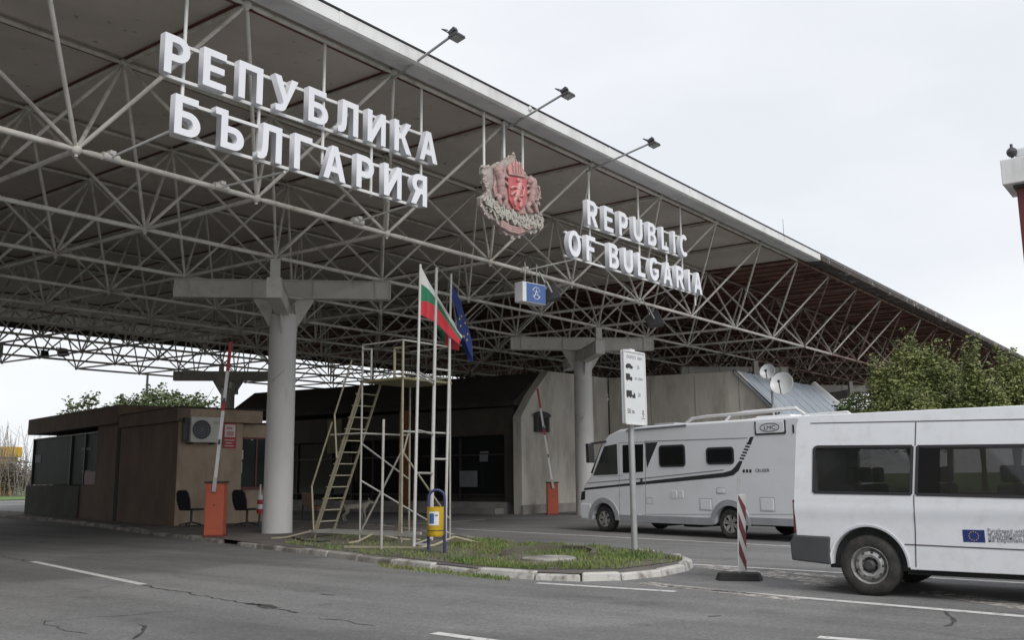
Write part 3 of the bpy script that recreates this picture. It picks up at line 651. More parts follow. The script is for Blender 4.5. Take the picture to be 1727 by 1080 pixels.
# ================================================================== COAT OF ARMS
arms = empty('coat_of_arms', (8.7, -2.05, 7.5), 'pinkish relief coat of arms with a red lion shield between the lettered signs', 'coat of arms')
offA = Matrix.Translation(-Vector((8.7, -2.05, 7.5)))
def zc(x, y): p = onY(800+x/6.75, 250+y/6.75, -2.05); return (p.x, p.z)
def relief(name, pts, y0, y1, m, bev=.02):
    mb = MB(); mb.prism([zc(*q) for q in pts], lambda a, b, t: (a, t, b), y0, y1); o = mb.build(name, m, arms, bevel=bev, seg=2); o.matrix_parent_inverse = offA; return o
relief('backplate', [(70, 215), (120, 200), (170, 215), (240, 165), (290, 170), (350, 110), (415, 75), (440, 120), (500, 210), (540, 290), (600, 330), (640, 400), (700, 430), (722, 540), (700, 650), (680, 740), (700, 790), (745, 800), (745, 900), (660, 980), (600, 955), (540, 990), (480, 1020), (400, 1010), (310, 980), (270, 900), (200, 830), (130, 800), (90, 740), (50, 660), (40, 560), (100, 530), (120, 500), (100, 430), (75, 400), (90, 370), (65, 290)], -2.0, -2.12, M['stone'])
relief('mantle', [(180, 240), (250, 200), (300, 230), (330, 300), (520, 330), (590, 360), (640, 430), (680, 560), (650, 740), (560, 760), (440, 760), (330, 700), (220, 600), (170, 480), (190, 380)], -2.115, -2.16, M['stone_rose'])
relief('shield', [(318, 322), (420, 335), (530, 365), (535, 560), (505, 670), (440, 735), (385, 700), (335, 610)], -2.155, -2.215, M['crest_red'])
relief('crown', [(335, 310), (322, 240), (345, 185), (372, 215), (400, 140), (430, 200), (462, 180), (478, 240), (500, 250), (505, 340), (420, 325)], -2.155, -2.21, M['crest_pink'])
def limb(name, groups, y, m):
    mb = MB()
    for pts, r in groups:
        P = [(zc(*q)[0], y, zc(*q)[1]) for q in pts]
        for k, (a, b) in enumerate(zip(P[:-1], P[1:])): mb.tube(a, b, r*(1-.08*k), n=8); mb.ball(a, r*(1-.08*k), 8, 5)
        mb.ball(P[-1], r*.9, 8, 5)
    o = mb.build(name, m, arms, smooth=60); o.matrix_parent_inverse = offA; return o
limb('shield_lion', [([(440, 430), (425, 500), (405, 570)], .07), ([(445, 400), (425, 385)], .06), ([(430, 470), (375, 455), (345, 470)], .035), ([(430, 500), (380, 520), (350, 545)], .035), ([(405, 570), (380, 620), (390, 660)], .045), ([(410, 575), (455, 620), (450, 680)], .045), ([(415, 560), (480, 560), (495, 480), (470, 430)], .025)], -2.225, M['crest_pink'])
limb('crown_bars', [([(372, 215), (376, 300)], .018), ([(402, 150), (408, 310)], .018), ([(434, 205), (440, 320)], .018), ([(462, 190), (470, 325)], .018), ([(330, 312), (420, 328), (510, 345)], .028)], -2.22, M['stone_rose'])
limb('supporter_lion', [([(215, 300), (235, 360), (240, 450), (250, 540)], .11), ([(205, 270), (235, 250)], .10), ([(240, 350), (290, 330), (318, 350)], .04), ([(245, 420), (290, 400), (320, 430)], .04), ([(250, 540), (215, 590), (235, 650)], .06), ([(255, 540), (295, 590), (290, 660)], .06), ([(235, 540), (180, 560), (160, 470), (180, 400)], .028)], -2.19, M['stone_rose'])
limb('supporter_lion', [([(605, 400), (600, 480), (595, 560), (585, 620)], .11), ([(590, 380), (570, 400)], .09), ([(595, 470), (560, 440), (535, 450)], .04), ([(595, 530), (560, 510), (540, 530)], .04), ([(585, 620), (545, 680), (560, 730)], .06), ([(590, 620), (625, 670), (650, 730)], .06), ([(610, 600), (665, 600), (690, 520), (670, 460)], .028)], -2.19, M['stone_rose'])
lf = MB(); random.seed(3)
for k in range(230):
    t = random.random(); x = 60+t*660+random.gauss(0, 10); y = 600+170*math.sin(t*2.2)+120*t+random.gauss(0, 34)
    if 330 < x < 560 and y < 720: y = random.uniform(745, 830)
    a, b = zc(x, y); an = random.uniform(0, 3.14); l_ = random.uniform(.05, .10); w_l = l_*.38; yy_ = -2.135-random.uniform(0, .05); ca, sa = math.cos(an), math.sin(an)
    lf.prism([(a+ca*l_*u-sa*w_l*v, b+sa*l_*u+ca*w_l*v) for u, v in ((-1, 0), (-.5, .8), (-.1, .6), (.2, 1), (.6, .6), (1, 0), (.6, -.6), (.2, -1), (-.1, -.6), (-.5, -.8))], lambda A, B, T, y_=yy_: (A, y_-T, B), 0, .03)
q = lf.build('oak_branch', M['stone_green'], arms, smooth=50); q.matrix_parent_inverse = offA
for y in (0, 26, 52): limb('ribbon', [([(270, 850+y), (350, 900+y), (450, 925+y), (560, 900+y*.8), (640, 850+y*.7)], .045)], -2.15, M['stone_rose'])
lf = MB()
for k in range(46):
    t = random.random()*6.28; i = int(t/6.28*30)
for q_ in [(70, 215), (120, 205), (90, 300), (85, 370), (110, 430), (120, 500), (60, 560), (55, 640), (90, 720), (140, 780), (200, 800), (240, 180), (350, 120), (415, 90), (480, 190), (540, 290), (600, 335), (650, 405), (705, 450), (715, 540), (700, 640), (690, 740), (730, 810), (735, 890), (660, 960), (600, 950), (480, 1005), (400, 1000), (320, 970), (280, 900)]:
    for d in range(5): a, b = zc(q_[0]+random.gauss(4, 10), q_[1]+random.gauss(4, 12)); lf.ball((a, -2.115, b), random.uniform(.022, .045), 7, 4, sc=(1, .6, 1))
q = lf.build('scroll_edge', M['stone'], arms, smooth=50); q.matrix_parent_inverse = offA
for px in (819, 884, 853):
    a = onY(px, 240, -2.0); m = MB(); m.tube((a.x, -1.95, 7.6), (a.x, -1.95, 9.2), .03, n=8); q = m.build('hanger', M['rail'], arms, smooth=40); q.matrix_parent_inverse = offA

# ================================================================== small things hung in the frame
bx = onY(903, 495, -1.4); bl = empty('light_box', bx, 'blue and white light box with a round emblem hanging under the canopy front', 'light box'); 
T = Matrix.Translation(bx)@Matrix.Rotation(R(-8), 4, 'Z'); off = Matrix.Translation(-bx)
m = MB(); m.box(-.42, .36, -.0, .28, -.24, .24, T); m.build('case', M['sign_white'], bl, bevel=.02).matrix_parent_inverse = off
m = MB(); m.box(-.30, .34, -.008, .0, -.22, .22, T); m.build('face', M['blue'], bl).matrix_parent_inverse = off
m = MB(); 
for a0 in (20, 200):
    P = [T@Vector((.02+.13*math.cos(R(a0+k*14)), -.014, .13*math.sin(R(a0+k*14))*1.1)) for k in range(11)]; m.path(P, .009, 5)
for (a, b) in (((-.06, -.10), (.02, .05)), ((.10, -.10), (.02, .05)), ((-.05, .04), (.09, .04)), ((.02, .05), (.02, .12)), ((-.05, -.04), (.09, -.04))): m.tube(T@Vector((a[0], -.014, a[1])), T@Vector((b[0], -.014, b[1])), .008, n=5)
m.build('emblem', M['sign_white'], bl).matrix_parent_inverse = off
m = MB(); m.tube(T@Vector((-.2, .14, .24)), T@Vector((-.2, .14, .75)), .012, n=6); m.tube(T@Vector((.2, .14, .24)), T@Vector((.2, .14, .75)), .012, n=6); m.build('hanger', M['steel'], bl).matrix_parent_inverse = off
def spot(px, py, Y, s, label, ang):
    p = onY(px, py, Y); o = empty('spotlight', p, label, 'spotlight', 'dark spotlights hung in the frame'); off = Matrix.Translation(-p)
    T = Matrix.Translation(p)@Matrix.Rotation(R(ang), 4, 'Z')@Matrix.Rotation(R(-25), 4, 'X')@Matrix.Scale(s, 4)
    m = MB(); v = lambda z, a, b: [T@Vector((x*a, y0, zz*b)) for x, zz, y0 in ((-1, -1, z), (1, -1, z), (1, 1, z), (-1, 1, z))]
    m.add(v(-.2, .3, .24)+v(.22, .16, .13), [(0, 1, 2, 3), (7, 6, 5, 4), (0, 4, 5, 1), (1, 5, 6, 2), (2, 6, 7, 3), (3, 7, 4, 0)]); m.build('housing', M['lamp_dark'], o, bevel=.01).matrix_parent_inverse = off
    m = MB(); m.path([T@Vector(q) for q in ((-.33, 0, 0), (-.33, .0, .34), (.33, 0, .34), (.33, 0, 0))], .02); m.tube(T@Vector((0, 0, .34)), T@Vector((.1, 0, .75)), .02); m.build('bracket', M['steel'], o).matrix_parent_inverse = off
spot(929, 497, -1.2, .85, 'dark spotlight right beside the blue light box', 40); spot(1103, 541, -1.0, 1., 'dark spotlight above the white information sign', 30)
spot(74, 598, 8*SY-.3, .6, 'small dark lamp on the far bottom chord at left', 0); spot(105, 596, 8*SY-.3, .8, 'larger dark lamp at the notch in the far edge of the frame', 20); spot(813, 40+268, 3., .7, 'dark spotlight inside the frame left of the coat of arms', 10)

# ================================================================== BOOTHS on the island
BO = Vector((9.57, 11.41, 0)); BE = Vector((.184, .983, 0)).normalized(); BF = Vector((BE.y, -BE.x, 0))   # BE away along the lane, BF across
def bp(px, py):    # point on the lane-side face -> (distance along BE, height)
    p = onP(px, py, BO, BF); return ((p-BO).dot(BE), p.z)
def bq(px, py):    # point on the front face -> (distance along BF, height)
    p = onP(px, py, BO, BE); return ((p-BO).dot(BF), p.z)
TB = Matrix(((BF.x, BE.x, 0, BO.x), (BF.y, BE.y, 0, BO.y), (0, 0, 1, 0), (0, 0, 0, 1)))   # local x across, y along, z up
def bparent(name, label, cat):
    o = bpy.data.objects.new(name, None); COL.objects.link(o); o.matrix_world = TB; return tag(o, label, cat)
def bx_(name, m, par, *b, bevel=0):
    mb = MB()
    for q in (b if isinstance(b[0], (tuple, list)) else [b]): mb.box(*q)
    return mb.build(name, m, par, bevel=bevel)
HBo = 3.62
booth = bparent('checkpoint_booth', 'brown rendered booth with air conditioner and papers in its window, beside the orange barrier', 'booth')
y2 = bp(195, 886)[0]
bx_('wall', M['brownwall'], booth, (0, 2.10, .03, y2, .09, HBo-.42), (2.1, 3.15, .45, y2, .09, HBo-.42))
bx_('front_wall', M['litwall'], booth, (0.01, 2.10, 0, .028, .09, HBo-.42), (2.10, 3.15, .35, .45, .09, 1.15), (2.10, 3.15, .35, .45, 2.78, HBo-.42))  # front face painted lighter for the open sky light it catches
bx_('lit_front_band', M['litwall'], booth, (.30, 2.71, -.118, -.102, HBo-.40, HBo-.02))  # thin lighter strip over the roof band, front light painted in
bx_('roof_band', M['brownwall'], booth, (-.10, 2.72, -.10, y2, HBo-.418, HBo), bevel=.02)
bx_('roof', M['darkroof'], booth, (-.06, 3.2, .0, y2-.01, HBo+.003, HBo+.05))
w = bx_('window', M['glass2'], booth, (2.16, 3.1, .30, .345, 1.2, 2.72)); bx_('window_frame', M['frame_red'], w, (2.10, 2.17, .26, .348, 1.15, 2.78), (2.17, 3.14, .26, .348, 2.72, 2.78), (2.17, 3.14, .24, .348, 1.13, 1.2), (2.72, 2.77, .27, .347, 1.2, 2.72))
for i, (a, c) in enumerate((((398, 735), (416, 757)), ((401, 759), (417, 775)), ((401, 780), (415, 798)), ((399, 800), (413, 808)))):
    u0, z1 = bq(*a); u1, z0 = bq(*c); mb = MB(); mb.box(u0, u1, .285, .297, z0, z1)
    for k in range(5): mb.box(u0+.03, u1-.05*(1+k % 2), .282, .284, z0+(z1-z0)*(.15+.16*k), z0+(z1-z0)*(.18+.16*k), m=1)
    mb.build('notice', [M['paper'] if i != 0 else M['ink_grey'], M['ink_grey']], w)
for z in (2.45,):
    u0, z1 = bq(428, 738); mb = MB(); mb.beam((u0, .28, z1), (u0+.08, .28, z1-.09), .02, .02); mb.beam((u0+.08, .28, z1-.09), (u0+.17, .28, z1), .02, .02); mb.build('window_mark', M['paper'], w)
# AC unit
ua, za = bq(306, 704); ub, zb_ = bq(362, 748)
ac = bparent('air_conditioner', 'off white outdoor air conditioner unit with round fan grille on the booth wall', 'air conditioner')
bx_('casing', M['ac'], ac, (ua+.14, ub, -.42, -.1, zb_, za), bevel=.015)
m = MB(); cx, cz, r_ = ua+.47, (za+zb_)/2, (za-zb_)*.38; m.lathe([(0, -.425), (r_, -.425), (r_, -.43), (0, -.43)], lambda r, a, t: (cx+r*math.cos(a), t, cz+r*math.sin(a)), 28); m.build('fan_opening', M['lamp_dark'], ac)
m = MB()
for k in range(1, 5): m.lathe([(r_*k/4, -.436), (r_*k/4-.012, -.436), (r_*k/4-.012, -.444), (r_*k/4, -.444)], lambda r, a, t: (cx+r*math.cos(a), t, cz+r*math.sin(a)), 28)
for k in range(8): a = k*math.pi/8; m.beam((cx-r_*math.cos(a), -.44, cz-r_*math.sin(a)), (cx+r_*math.cos(a), -.44, cz+r_*math.sin(a)), .008, .008)
m.build('grille', M['ink_grey'], ac)
m = MB()
for k in range(3): m.box(ub-.26, ub-.04, -.426, -.42, za-.14-k*.03, za-.13-k*.03)
m.build('badge', M['ink_grey'], ac); bx_('bracket', M['lamp_dark'], ac, (ua+.2, ua+.24, -.42, 0, zb_-.05, zb_-.005), (ub-.2, ub-.16, -.42, 0, zb_-.05, zb_-.005)); bx_('back', M['lamp_dark'], ac, (ua+.0, ua+.136, -.30, -.1, zb_+.03, za-.03))
# poster
u0, z1 = bq(377, 714); u1, z0 = bq(397, 757); po = bparent('notice_board', 'red and white notice board on the booth wall just behind the raised barrier boom', 'sign')
bx_('board', M['red'], po, (u0, u1, -.03, -.002, z0, z1)); zm = z0+(z1-z0)*.42
bx_('panel', M['paper'], po, (u0+.04, u1-.04, -.036, -.031, zm+.02, z1-.05))
m = MB(); 
for k, (a, b) in enumerate(((.1, .85), (.2, .7), (.12, .8))): m.box(u0+(u1-u0)*a, u0+(u1-u0)*b, -.036, -.031, zm-.09-.09*k, zm-.06-.09*k)
m.box(u0+.1, u1-.1, -.042, -.037, zm+.06, zm+.2, m=1); m.box(u0+.08, u1-.14, -.042, -.037, z1-.2, z1-.12, m=1); m.build('writing', [M['flag_w'], M['crest_pink']], po)
# rear booth
rb = bparent('checkpoint_booth', 'darker brown booth with a corner window, farther back on the traffic island', 'booth')
y3 = bp(42, 872)[0]; HB2 = 3.92; ya = bp(158, 822)[0]; zl = 1.28; zt = 3.15
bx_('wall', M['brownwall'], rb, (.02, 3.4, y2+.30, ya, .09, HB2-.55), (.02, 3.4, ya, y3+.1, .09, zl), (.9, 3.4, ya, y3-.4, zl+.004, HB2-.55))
bx_('roof_band', M['brownwall'], rb, (-.12, 3.5, y2+.10, y3+.05, HB2-.548, HB2+.10), bevel=.02)
w = bx_('window', M['glass2'], rb, (.10, .13, ya+.05, y3-.3, zl+.03, zt), (.13, .9, y3-.33, y3-.3, zl+.03, zt))
m = MB()
for yy in (ya+.04, ya+1.35, ya+2.9, y3-.32): m.box(.04, .098, yy-.04, yy+.04, zl+.006, zt+.05)
m.box(.05, .11, ya, y3-.3, zt, zt+.05); m.build('window_frame', M['frame_dark'], w)
m = MB(); m.box(.04, .10, ya+.0-.06, ya+.0, zl, zt+.05); m.box(.05, .098, ya+.1, ya+1.2, zl+.02, zl+.5); m.build('red_post', M['frame_red'], w)
m = MB()
for (a, b) in (((134, 756), (149, 759)), ((134, 794), (149, 797)), ((56, 768), (65, 781))):
    s0, zz1 = bp(*a); s1, zz0 = bp(*b); m.box(.085, .095, min(s0, s1), max(s0, s1), zz0, zz1)
m.build('notice', M['ink_grey'], w)
bx_('lower_panel', M['plinth_grey'], rb, (-.03, .015, ya+1.5, y3+.05, .10, zl-.01))
bx_('gap_shade', M['dark'], rb, (-.012, .35, y2+.01, y2+.29, .09, HB2-.56))  # black block painted in for the shade of the gap between the booths

# chairs
def chair(px, py, label, rz):
    p = G(px, py, .1); o = empty('swivel_chair', p, label, 'chair', 'chairs outside the booth', rz); o.scale = (1.15, 1.2, 1.08)
    m = MB(); seat = [(-.22, -.22), (.2, -.23), (.25, -.1), (.25, .1), (.2, .23), (-.22, .22)]; m.prism(seat, lambda a, b, t: (a, b, t), .42, .47); m.build('seat', M['chair'], o, bevel=.02)
    m = MB(); bk = [(-.20, 0), (.20, 0), (.235, .2), (.21, .42), (.13, .5), (-.13, .5), (-.21, .42), (-.235, .2)]
    m.prism(bk, lambda a, b, t: (-.21-b*.22-t*1., a, .47+b), 0, .04); m.build('backrest', M['chair'], o, bevel=.015)
    m = MB(); m.tube((0, 0, .1), (0, 0, .42), .03); m.build('stem', M['lamp_dark'], o, smooth=40)
    m = MB()
    for k in range(5): a = k*1.2566; m.tube((0, 0, .1), (.27*math.cos(a), .27*math.sin(a), .05), .022, .016); m.ball((.27*math.cos(a), .27*math.sin(a), .03), .03, 8, 5)
    m.build('star_base', M['lamp_dark'], o)
    return o
chair(322, 888, 'black shell chair left of the orange barrier, under the air conditioner', R(8)); chair(416, 888, 'black shell chair between the orange barrier and the round column', R(8))
# striped post
p = G(437, 890, .1); o = empty('warning_post', p, 'small red and white banded post beside the round column', 'post')
m = MB(); m.tube((0, 0, 0), (0, 0, .38), .03); m.build('stem', M['lamp_dark'], o)
for k in range(4): m = MB(); m.tube((0, 0, .38+k*.13), (0, 0, .51+k*.13), .085-.004*k); m.build('band', M['red'] if k % 2 == 0 else M['white'], o, smooth=40)
m = MB(); m.tube((0, 0, .9), (0, 0, 1.2), .03, .02); m.build('tip', M['paper'], o)

# ================================================================== BARRIERS
def barrier(px, py, h, w, label, lean, L_, rz, flip=1):
    p = G(px, py, .0 if px > 800 else .1); o = empty('boom_barrier', p, label, 'barrier', 'orange boom barriers', rz)
    m = MB(); m.box(-w/2, w/2, -.17, .17, .04, h-.10); m.build('cabinet', M['orange'], o, bevel=.015)
    m = MB(); m.box(-w/2-.02, w/2+.02, -.19, .19, 0, .05); m.build('base_plate', M['frame_red'], o)
    m = MB(); m.box(-w/2-.03, w/2+.03, -.2, .2, h-.098, h-.05); m.build('lid', M['frame_dark'], o, bevel=.01)
    m = MB(); m.box(-w/2+.03, w/2-.03, -.176, -.171, .2, h-.3); b_ = m.build('door', M['orange'], o, bevel=.004)
    m = MB(); m.tube((0, -.178, h*.55), (0, -.19, h*.55), .02); m.build('lock', M['frame_dark'], b_)
    d = Vector((lean*math.cos(0), 0, 1)).normalized(); a = Vector((.0, -.20, h-.18))
    m = MB(); m.beam(a-d*.12, a+d*.22, .09, .06, up=(0, 1, 0)); m.tube(a+Vector((0, .0, 0)), a+Vector((0, .2, 0)), .05); m.build('boom_bracket', M['steel'], o)
    segs = 14
    for k in range(segs):
        red = k in (7, 11, 12, 13); m = MB(); t0, t1 = .12+k/segs*(L_-.12), .12+(k+1)/segs*(L_-.12); m.beam(a+d*t0, a+d*t1, .075, .04, up=(0, 1, 0))
        m.build('boom_segment', M['red'] if red else M['white'], o)
    for k in (4, 8): m = MB(); t = k/segs*L_; m.beam(a+d*t+Vector((0, -.025, 0)), a+d*(t+.12)+Vector((0, -.025, 0)), .05, .012, up=(0, 1, 0)); m.build('reflector', M['lamp_dark'], o)
    return o
rzv = -YAW   # cabinets stand roughly square to the approaching lane
barrier(362, 906, 1.36, .44, 'orange barrier cabinet with white boom raised, beside the round column', .072, 3.5, R(-50))
barrier(932, 869, 1.28, .42, 'farther orange barrier with boom raised against the concrete wall behind the motorhome', -.145, 3.7, R(-48))

# ================================================================== HALL (long dark building between the lanes) and its concrete end
XA = 22.7; YE = 7.95
hall = empty('checkpoint_hall', (24, 25, 0), 'long dark checkpoint hall with glazed front and a light concrete end wall', 'building'); offH = Matrix.Translation(-Vector((24, 25, 0)))
def hb(name, m, *bs, par=None, bevel=0):
    mb = MB()
    for q in bs: mb.box(*q)
    o = mb.build(name, m, par or hall, bevel=bevel)
    if par is None: o.matrix_parent_inverse = offH
    return o
YF = 27.
hb('plinth', M['concrete2'], (XA-.15, 28.5, YE+.9, YF, 0, .45)); hb('step', M['concrete2'], (XA-.75, XA-.16, YE+1.0, YF, 0, .22))
hb('wall', M['darkwall'], (XA+.32, 28.6, YE+.6, YF, .452, 4.2), (XA+.0, XA+.32, YE+.6, YF, 3.1, 4.2), (XA, XA+.32, YE+.6, YE+1.1, .452, 3.1))
m = MB(); prof = [(XA-.25, 4.205), (XA-.25, 4.35), (24.3, 5.66), (28.6, 5.66), (28.6, 4.205)]
m.prism(prof, lambda a, b, t: (a, t, b+(t-8)*.016), YE+.42, YF); o = m.build('roof', M['darkroof'], hall); o.matrix_parent_inverse = offH
y = YE+1.15
k = 0
while y < 34:
    wd = 1.25 if k % 3 else 2.3
    gl = hb('window', M['glass'], (XA+.2, XA+.24, y, y+wd, .75, 3.05)); hb('frame', M['frame_dark'], (XA+.12, XA+.30, y-.06, y, .455, 3.095), (XA+.12, XA+.19, y, y+wd, .70, .76), (XA+.12, XA+.19, y, y+wd, 2.3, 2.36), par=gl)
    y += wd+.10; k += 1
nb = MB()
for (a, b) in (((810, 762), (824, 765)), ((809, 767), (823, 779))):
    p, q = onX(*a, XA+.11), onX(*b, XA+.11); nb.box(XA+.10, XA+.12, min(p.y, q.y), max(p.y, q.y), q.z, p.z)
o = nb.build('door_notice', M['ink_grey'], hall); o.matrix_parent_inverse = offH
p, q = onX(553, 709, XA-.2), onX(575, 765, XA-.2); o = hb('window_sheet', M['plate_yellow'], (XA-.22, XA-.18, q.y, p.y, q.z, p.z)); 
p, q = onX(676, 690, XA-.1), onX(689, 850, XA-.1); hb('post', M['seat_orange'], (XA-.2, XA-.05, q.y, p.y, .3, p.z))
p, q = onX(775, 795, XA-.1), onX(800, 822, XA-.1); hb('letter_box', M['ink_grey'], (XA-.1, XA+.1, q.y, p.y, q.z, p.z))
# concrete end wall and side wall
m = MB(); prof = [(XA-.32, 0), (XA-.32, 3.75), (XA+.42, 4.63), (XA+1.60, 5.70), (28.9, 5.76), (28.9, 0)]
m.prism(prof, lambda a, b, t: (a, t, b), YE, YE+.40); o = m.build('end_wall', M['concrete'], hall); o.matrix_parent_inverse = offH
m = MB(); prof = [(YE-.003, 0), (YE-.003, 5.76), (1.77, 5.60), (.26, 3.87), (.26, 0)]
m.prism(prof, lambda a, b, t: (t, a, b), 28.92, 29.3); o = m.build('side_wall', M['concrete'], hall); o.matrix_parent_inverse = offH
hb('base_course', M['concrete2'], (XA-.38, 28.9, YE-.08, YE-.003, 0, .35)); hb('wall_joint', M['frame_dark'], (28.885, 28.919, YE-.06, YE-.02, .3, 5.7))
mj = MB()
for yy in (5.8, 3.7, 1.72): mj.box(28.908, 28.917, yy-.012, yy+.012, .2, 5.6 if yy > 1.8 else 5.4)
mj.build('panel_joint', M['concrete2'], hall).matrix_parent_inverse = offH
m = MB(); 
def rq(px, py): return onP(px, py, (28.9, 1.77, 5.6), Vector((0, -.754, .657)))
m.add([(28.8, 1.85, 5.64), (38.5, 1.85, 5.64), (38.5, .1, 3.84), (28.8, .1, 3.84), (28.8, 1.85, 5.54), (38.5, 1.85, 5.54), (38.5, .1, 3.74), (28.8, .1, 3.74)], [(0, 1, 2, 3), (7, 6, 5, 4), (0, 4, 5, 1), (1, 5, 6, 2), (2, 6, 7, 3), (3, 7, 4, 0)])
for k in range(8): x = 29.3+k*1.15; m.beam((x, 1.85, 5.66), (x, .1, 3.86), .04, .03)
o = m.build('metal_roof', M['metalroof'], hall); o.matrix_parent_inverse = offH
hb('front_wall', M['darkwall'], (29.3, 38.3, .35, .5, 0, 3.75)); m = MB(); m.beam((38.3, 1.95, 5.78), (38.3, -.1, 3.8), .3, .25); m.build('verge_trim', M['fascia'], hall).matrix_parent_inverse = offH
m = MB(); m.beam((28.86, 1.9, 5.66), (28.86, .05, 3.80), .05, .1); m.build('edge_trim', M['frame_dark'], hall).matrix_parent_inverse = offH
hb('rear_wall', M['darkwall'], (29.3, 38.3, 1.9, 2.1, 0, 5.5))
# icon box on the end wall
p0, p1 = onY(900, 698, YE-.1), onY(928, 730, YE-.1); sh = empty('icon_box', ((p0.x+p1.x)/2, YE, (p0.z+p1.z)/2), 'dark arched wall box with little roof, hung on the concrete end wall', 'wall box')
w2 = (p1.x-p0.x)/2*.78; h2 = (p0.z-p1.z)/2
m = MB(); m.prism([(-w2, -h2), (w2, -h2), (w2, h2*.75)]+arc(0, h2*.75, w2, h2*.35, 0, 180, 8), lambda a, b, t: (a, -t, b), .0, .16); m.build('case', M['frame_dark'], sh)
m = MB(); m.prism([(-w2*.7, -h2*.8), (w2*.7, -h2*.8), (w2*.7, h2*.6), (-w2*.7, h2*.6)], lambda a, b, t: (a, -t, b), .161, .17); m.build('glass', M['glass'], sh)
m = MB(); P = [(c[0]*1.28, -.12, c[1]) for c in arc(0, h2*.78, w2, h2*.42, 0, 180, 8)]; m.path(P, .045, 6); m.build('roof', M['lamp_dark'], sh)
m = MB(); m.ball((.05, -.175, -h2*.45), .1, 8, 5, sc=(1, .3, .8)); m.build('candle', M['ink_grey'], sh)
# shadowed hall further right, beyond the metal roof
fb = empty('rear_hall', (60, 22, 0), 'dark brown hall far back under the rusty part of the canopy', 'building')
m = MB(); m.box(-20, 25, 0, 8, 0, 6.3); m.build('wall', M['darkwall'], fb); m = MB(); m.box(-20.4, 25.4, -.4, 8.4, 6.303, 6.5); m.build('roof', M['darkroof'], fb)
m = MB()
for k in range(10): m.box(-18+k*4, -16+k*4, -.05, -.004, 1, 3)
m.build('window', M['glass'], fb)

# satellite dishes
def dish_mast():
    b = Vector((29.15, -.1, 0)); p = onX(1301, 640, 28.6); o = empty('satellite_mast', (p.x, p.y, 0), 'white mast with two satellite dishes beside the concrete wall behind the motorhome', 'satellite dish')
    off = Matrix.Translation(-Vector((p.x, p.y, 0)))
    m = MB(); m.tube((p.x, p.y, 0), (p.x, p.y, onX(1301, 628, p.x).z), .05); m.build('mast', M['white'], o, smooth=40).matrix_parent_inverse = off
    def dish(px, py, r, nm):
        c = onX(px, py, p.x-.15); T = Matrix.Translation(c)@Vector((-.93, -.1, .35)).to_track_quat('Z', 'Y').to_matrix().to_4x4(); m = MB()
        m.lathe([(0, 0), (r*.35, .02), (r*.7, .08), (r, .17), (r*1.02, .165), (r*.7, .06), (0, -.03)], lambda q, a, t: T@Vector((q*math.cos(a), q*1.08*math.sin(a), t)), 30); q = m.build(nm, M['sign_white'], o, smooth=50); q.matrix_parent_inverse = off
        m = MB(); f_ = T@Vector((0, -.2*r, r*1.25)); m.tube(T@Vector((0, -r*1.02, .15)), f_, .02); m.ball(f_, .06); m.tube(T@Vector((0, 0, -.03)), (p.x, p.y, c.z-.25), .03); m.build('feed_arm', M['lamp_dark'], o).matrix_parent_inverse = off
    dish(1320, 650, .44, 'dish'); dish(1296, 630, .30, 'dish')
dish_mast()

# bench and dog in the lane
p = G(528, 877, 0); be = empty('bench', p, 'brown slatted bench in the shade behind the metal stairs', 'bench', None, R(60))
for k in range(11): m = MB(); m.box(-1.0+k*.185, -.87+k*.185, .2, .24, .5, .95); m.build('back_slat', M['seat_orange'], be)
m = MB(); m.box(-1.05, 1.05, -.25, .18, .42, .47); m.build('seat', M['seat_orange'], be, bevel=.01)
for sx in (-.95, .95):
    for sy in (-.2, .2): m = MB(); m.tube((sx, sy, 0), (sx, sy, .5), .025); m.build('leg', M['frame_dark'], be)

def skin(name, verts, edges, radii, m, parent=None, sub=2):
    me = bpy.data.meshes.new(name); me.from_pydata(verts, edges, []); o = bpy.data.objects.new(name, me); COL.objects.link(o)
    sm = o.modifiers.new('skin', 'SKIN'); sl = me.skin_vertices[0] if me.skin_vertices else None
    if sl is None:
        bm_ = bmesh.new(); bm_.from_mesh(me); bm_.verts.layers.skin.verify(); bm_.to_mesh(me); bm_.free(); sl = me.skin_vertices[0]
    for i, r in enumerate(radii): sl.data[i].radius = (r, r) if not isinstance(r, tuple) else r
    sl.data[0].use_root = True
    ss = o.modifiers.new('sub', 'SUBSURF'); ss.levels = sub; ss.render_levels = sub; me.materials.append(m); o.parent = parent
    sm.use_smooth_shade = True; return o
dp = G(600, 879, 0)
# x = forward. pelvis, mid trunk, chest, neck base, head, muzzle, tail..
V = [(-.24, 0, .44), (-.05, 0, .43), (.14, 0, .42), (.22, 0, .43), (.31, 0, .52), (.37, 0, .57), (.46, 0, .545), (.52, 0, .53),
     (-.32, 0, .47), (-.40, 0, .54), (-.42, 0, .63),
     (-.23, .07, .36), (-.18, .08, .28), (-.30, .08, .17), (-.27, .08, .03), (-.23, .08, .015),
     (-.27, -.07, .36), (-.24, -.08, .28), (-.36, -.08, .17), (-.34, -.08, .03), (-.30, -.08, .015),
     (.18, .07, .33), (.16, .08, .24), (.19, .08, .13), (.18, .08, .03), (.22, .08, .015),
     (.20, -.07, .33), (.22, -.08, .24), (.25, -.08, .13), (.23, -.08, .03), (.27, -.08, .015)]
Ed = [(0, 1), (1, 2), (2, 3), (3, 4), (4, 5), (5, 6), (6, 7), (0, 8), (8, 9), (9, 10), (0, 11), (11, 12), (12, 13), (13, 14), (14, 15), (0, 16), (16, 17), (17, 18), (18, 19), (19, 20), (3, 21), (21, 22), (22, 23), (23, 24), (24, 25), (3, 26), (26, 27), (27, 28), (28, 29), (29, 30)]
Rr = [.105, .10, .125, .115, .075, .075, .04, .028, .03, .022, .014] + [.07, .05, .026, .02, .022]*2 + [.06, .04, .024, .02, .022]*2
